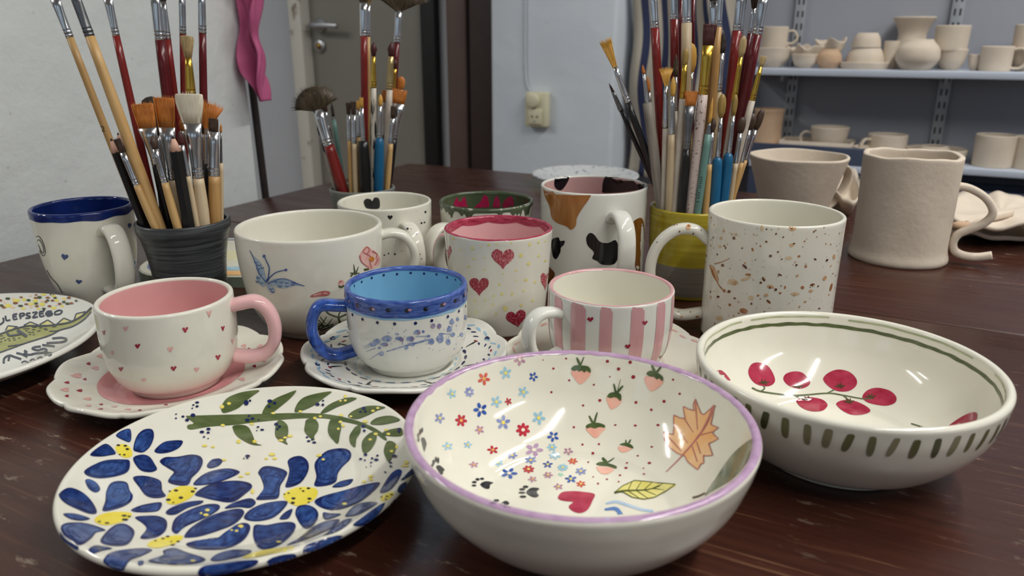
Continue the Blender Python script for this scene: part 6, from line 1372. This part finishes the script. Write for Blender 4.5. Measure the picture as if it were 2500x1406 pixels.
clay('clay_mug', (2392,2462,115,171), z_up, wa, CYL, 'raw clay mug with round handle towards the right', 'mug', hnd=(-38, .9, .15, .85))
s_ = clay('clay_bowl', (2462,2540,116,168), z_up, wb_, BWL, 'raw clay bowl cut off by the right picture edge', 'bowl')
clay('clay_mug', (2474,2534,60,116), z_up, wb_, CYL, 'raw clay mug stacked high at the right picture edge', 'mug', lift=50*px_scale(s_.c))
clay('clay_jar', (1836,1906,252,350), z_lo, wc, [(.95, 0), (.98, .04), (.92, .5), (.94, .85), (1.0, .97), (1.02, 1)], 'tan clay jar with a lip at the left of the lower shelf', 'jar', m=BT)
a_, b_ = uwz(1904, 352, wa), uwz(2082, 362, wa)
t = thing('clay_tray', UW((a_[0] + b_[0])/2, wa + .03, z_lo), 'long raw clay box tray on the lower shelf', 'tray', rotz=-TH); hw = (b_[0] - a_[0])/2
bevel_box('base', -hw, hw, -.055, .055, 0, .006, .001, BISQUE, t)
for nm, q in (('front_wall', (-hw, hw, -.055, -.049)), ('back_wall', (-hw, hw, .049, .055)), ('end_wall', (-hw, -hw + .006, -.049, .049)), ('end_wall', (hw - .006, hw, -.049, .049))): bevel_box(nm, *q, .006, .036, .001, BISQUE, t)
clay('clay_mug', (1978,2066,294,352), z_lo, wa + .03, BWL, 'raw clay cup standing inside the long box tray', 'cup', hnd=(153, .75, .3, .5), lift=.007)
clay('clay_dish', (2084,2150,338,368), z_lo, wa - .03, BWL, 'shallow raw clay dish in front of the handled cup', 'dish')
clay('clay_cup', (2120,2208,306,362), z_lo, wc, CYL, 'raw clay cup with handle on the left, middle of the lower shelf', 'cup', hnd=(185, .8, .3, .5))
t_ = clay('clay_plate', (2218,2352,342,372), z_lo, wc, PLT, 'raw clay plate carrying an upturned bowl on the lower shelf', 'plate')
clay('clay_bowl', (2243,2325,314,345), z_lo, wc, INV, 'upturned raw clay bowl resting on the lower shelf plate', 'bowl', lift=.0065)
clay('clay_mug', (2374,2464,338,412), z_lo, wa, CYL, 'plain raw clay tumbler on the right of the lower shelf', 'mug')
clay('clay_mug', (2470,2552,345,420), z_lo, wa, CYL, 'raw clay tumbler at the lower shelf cut by the picture edge', 'mug')
NVY = mat('navy_plastic', (44, 54, 78), .5, var=.06, vscale=8)
a_, b_ = uwz(1836, 350, SW0 - .03), uwz(2112, 374, SW0 - .03)
t = thing('storage_tray', UW(0, 0, z_lo - .35), 'navy blue storage bin standing in front of the lower shelf', 'bin', rotz=-TH)
def zrel(z): return z - (z_lo - .35)
bevel_box('front_panel', a_[0], b_[0], SW0 - .045, SW0 - .035, zrel(FLOOR) , zrel(a_[2] + .004), .003, NVY, t)
bevel_box('side_panel', b_[0] - .008, b_[0], SW0 - .035, SW0 - .006, zrel(FLOOR), zrel(a_[2]), .002, NVY, t)
bevel_box('side_panel', a_[0], a_[0] + .008, SW0 - .035, SW0 - .006, zrel(FLOOR), zrel(a_[2]), .002, NVY, t)
lz = uwz(1840, 398, SW0 - .05)[2]
bevel_box('pale_trim_strip', a_[0], b_[0], SW0 - .049, SW0 - .045, zrel(lz) - .008, zrel(lz) + .008, .001, M_SHELF, t)
BLC = mat('blue_grey_panel', (84, 92, 116), .6, var=.06, vscale=6)
c_ = uwz(2520, 470, SW0 + .05)
t = thing('blue_crate', UW(0, 0, FLOOR), 'blue-grey crate below the lower shelf', 'crate', rotz=-TH)
zt = uwz(2400, 466, SW0 + .04)[2] - FLOOR
bevel_box('crate_wall', b_[0] + .05, 2.6, SW0 + .03, SW0 + .04, 0, zt, .003, BLC, t); bevel_box('crate_wall', b_[0] + .05, 2.6, SW1 - .03, SW1 - .02, 0, zt, .003, BLC, t)
bevel_box('crate_wall', b_[0] + .05, b_[0] + .06, SW0 + .04, SW1 - .03, 0, zt, .003, BLC, t); bevel_box('crate_wall', 2.59, 2.6, SW0 + .04, SW1 - .03, 0, zt, .003, BLC, t)
bevel_box('crate_floor', b_[0] + .06, 2.59, SW0 + .04, SW1 - .03, 0, .01, 0, BLC, t)

# ------------------------------------------------------------------ more pieces on the table
SPK_ = mat('grey_speckled_glaze', (196, 198, 198), .3, rgb2=(120, 126, 140), vscale=130, lo=.58, hi=.68)
P_FPL = Pot('speckled_plate', (.131, 1.36), 0, [(.050, 0), (.052, .002), (.066, .007), (.082, .012), (.094, .016)], .005, .006, [SPK_, SPK_], 'pale grey speckled plate at the back behind the cow mug', 'plate', seg=80)
# painted oblong tile behind the charcoal pot
TL = glaze('tile_glaze', (216, 212, 190), .04); TSD = mat('grey_green_tile_side', (118, 128, 112), .5, var=.08)
t = thing('painted_tile', (-.315, .845, 0), 'oblong painted ceramic tile lying behind the charcoal pot', 'tile')
def rrect(hx, hy, r, n=7): return [(sx*(hx - r) + r*math.cos(a + q), sy*(hy - r) + r*math.sin(a + q)) for (sx, sy, a) in ((1, 1, 0), (-1, 1, PI/2), (-1, -1, PI), (1, -1, 1.5*PI)) for q in np.linspace(0, PI/2, n)]
ol = rrect(.096, .080, .05); k_ = len(ol); V = [(x, y, 0) for x, y in ol] + [(x, y, .0115) for x, y in ol] + [(x*.985, y*.985, .013) for x, y in ol]
Fc = [(i, (i+1) % k_, k_ + (i+1) % k_, k_ + i) for i in range(k_)] + [(k_ + i, k_ + (i+1) % k_, 2*k_ + (i+1) % k_, 2*k_ + i) for i in range(k_)] + [tuple(range(k_))[::-1], tuple(2*k_ + i for i in range(k_))]
link_mesh('slab', V, Fc, [TL, TSD], t, smooth=False, fmat=[1]*k_ + [0]*(k_ + 1) + [0])
def flat(name, polys, m, z=.01325):
    V, Fc = [], []
    for p in polys:
        b = len(V); V += [(x, y, z) for x, y in p]; V += [(x, y, z - .0002) for x, y in p]; n = len(p); Fc.append(tuple(range(b, b + n)))
        Fc += [(b + i, b + n + i, b + n + (i+1) % n, b + (i+1) % n) for i in range(n)]
    o = link_mesh(name, V, Fc, m, t, smooth=False); return o
rim_o, rim_i = rrect(.088, .072, .044), rrect(.084, .068, .041)
V = [(x, y, .0133) for x, y in rim_o] + [(x, y, .0133) for x, y in rim_i]
link_mesh('blue_border', V, [(i, (i+1) % k_, k_ + (i+1) % k_, k_ + i) for i in range(k_)], COB, t, smooth=False)
flat('orange_stripe', [[(-.05, -.078), (.05, -.078), (.05, -.064), (-.05, -.064)]], ORA, .0135)
flat('blue_stripe', [[(-.07, -.060), (.07, -.060), (.07, -.047), (-.07, -.047)]], LTB, .0134)
flat('yellow_wash', [[(-.07, -.02), (.075, -.02), (.075, .02), (-.07, .02)]], paint('pale_yellow_wash', (220, 214, 160), (226, 222, 186), 40), .0132)
# raw clay leaf dishes at the right
def slabdish(name, pts, z0, th, label, m=BISQUE2, cup=.012, seed=1, n=26):
    """hand-cut dish with wavy upturned edge; outline seen on the table"""
    O_ = [np.array(on_z(*p, z0)[:2]) for p in pts]; O_ = np.array(crom(O_, 6, True)); c_ = O_.mean(0); rg = random.Random(seed); ph = rg.uniform(0, 6)
    t = thing(name, (c_[0], c_[1], z0), label, 'dish', 'raw clay dishes on the table'); k = len(O_); R_ = 8; V, Fc = [], []
    for s_ in (0, 1):
        for r in range(R_ + 1):
            f = r/R_
            for i in range(k):
                q = (O_[i] - c_)*f; a = 2*PI*i/k
                z = cup*f**4 + .0035*f**2*math.sin(5*a + ph)*1.0 + .002*f*math.sin(9*a + ph*2) + (.0 if s_ else th)
                z = max(z, .0 if s_ else th*.9)
                V.append((q[0]*(1 if not s_ else .985), q[1]*(1 if not s_ else .985), z))
    for s_ in (0, 1):
        b0 = s_*(R_ + 1)*k
        for r in range(R_):
            for i in range(k):
                a, b_ = b0 + r*k + i, b0 + r*k + (i+1) % k; q = (a, b_, b_ + k, a + k); Fc.append(q if s_ else q[::-1])
    e0, e1 = R_*k, (R_ + 1)*k + R_*k
    for i in range(k): Fc.append((e0 + i, e0 + (i+1) % k, e1 + (i+1) % k, e1 + i))
    o = link_mesh('body', V, Fc, m, t); bm = bmesh.new(); bm.from_mesh(o.data); bmesh.ops.remove_doubles(bm, verts=bm.verts[:], dist=1e-6); bmesh.ops.recalc_face_normals(bm, faces=bm.faces[:]); bm.to_mesh(o.data); bm.free(); return t
slabdish('clay_leaf_dish', [(2320,588),(2400,602),(2500,602),(2600,596),(2640,560),(2600,520),(2500,506),(2420,512),(2340,540),(2310,560)], 0, .006, 'raw clay leaf dish lying under the other at the far right', cup=.010, seed=2)
slabdish('clay_leaf_dish', [(2318,556),(2400,568),(2500,572),(2620,560),(2600,515),(2510,498),(2450,492),(2400,486),(2340,490),(2312,520)], .024, .005, 'raw clay leaf dish with wavy edge lying on top at the far right', cup=.006, seed=4)
V, Fc = loft([(0, 0, 0, .010, .006), (0, 0, .002, .012, .0075), (0, 0, .006, .011, .006), (0, 0, .008, .004, .002)], 16)
pp = on_z(2345, 556, .0305); t = thing('clay_stopper', pp, 'small tan clay lump on the wavy leaf dish', 'clay lump'); link_mesh('body', V, Fc, BT, t)
o = sweep('clay_twig', [tuple(on_z(2360, 548, .034)), tuple(on_z(2400, 535, .036)), tuple(on_z(2470, 520, .035))], .010, .006, BISQUE2, None, (0, 0, 1), n=20, seg=10); tag(o, 'thin raw clay twig lying across the leaf dish', 'clay twig')
slabdish('clay_shell_dish', [(2010,520),(2050,545),(2088,545),(2092,500),(2070,462),(2035,458),(2005,490)], 0, .008, 'folded raw clay dish between the two raw clay cups', cup=.03, seed=6)
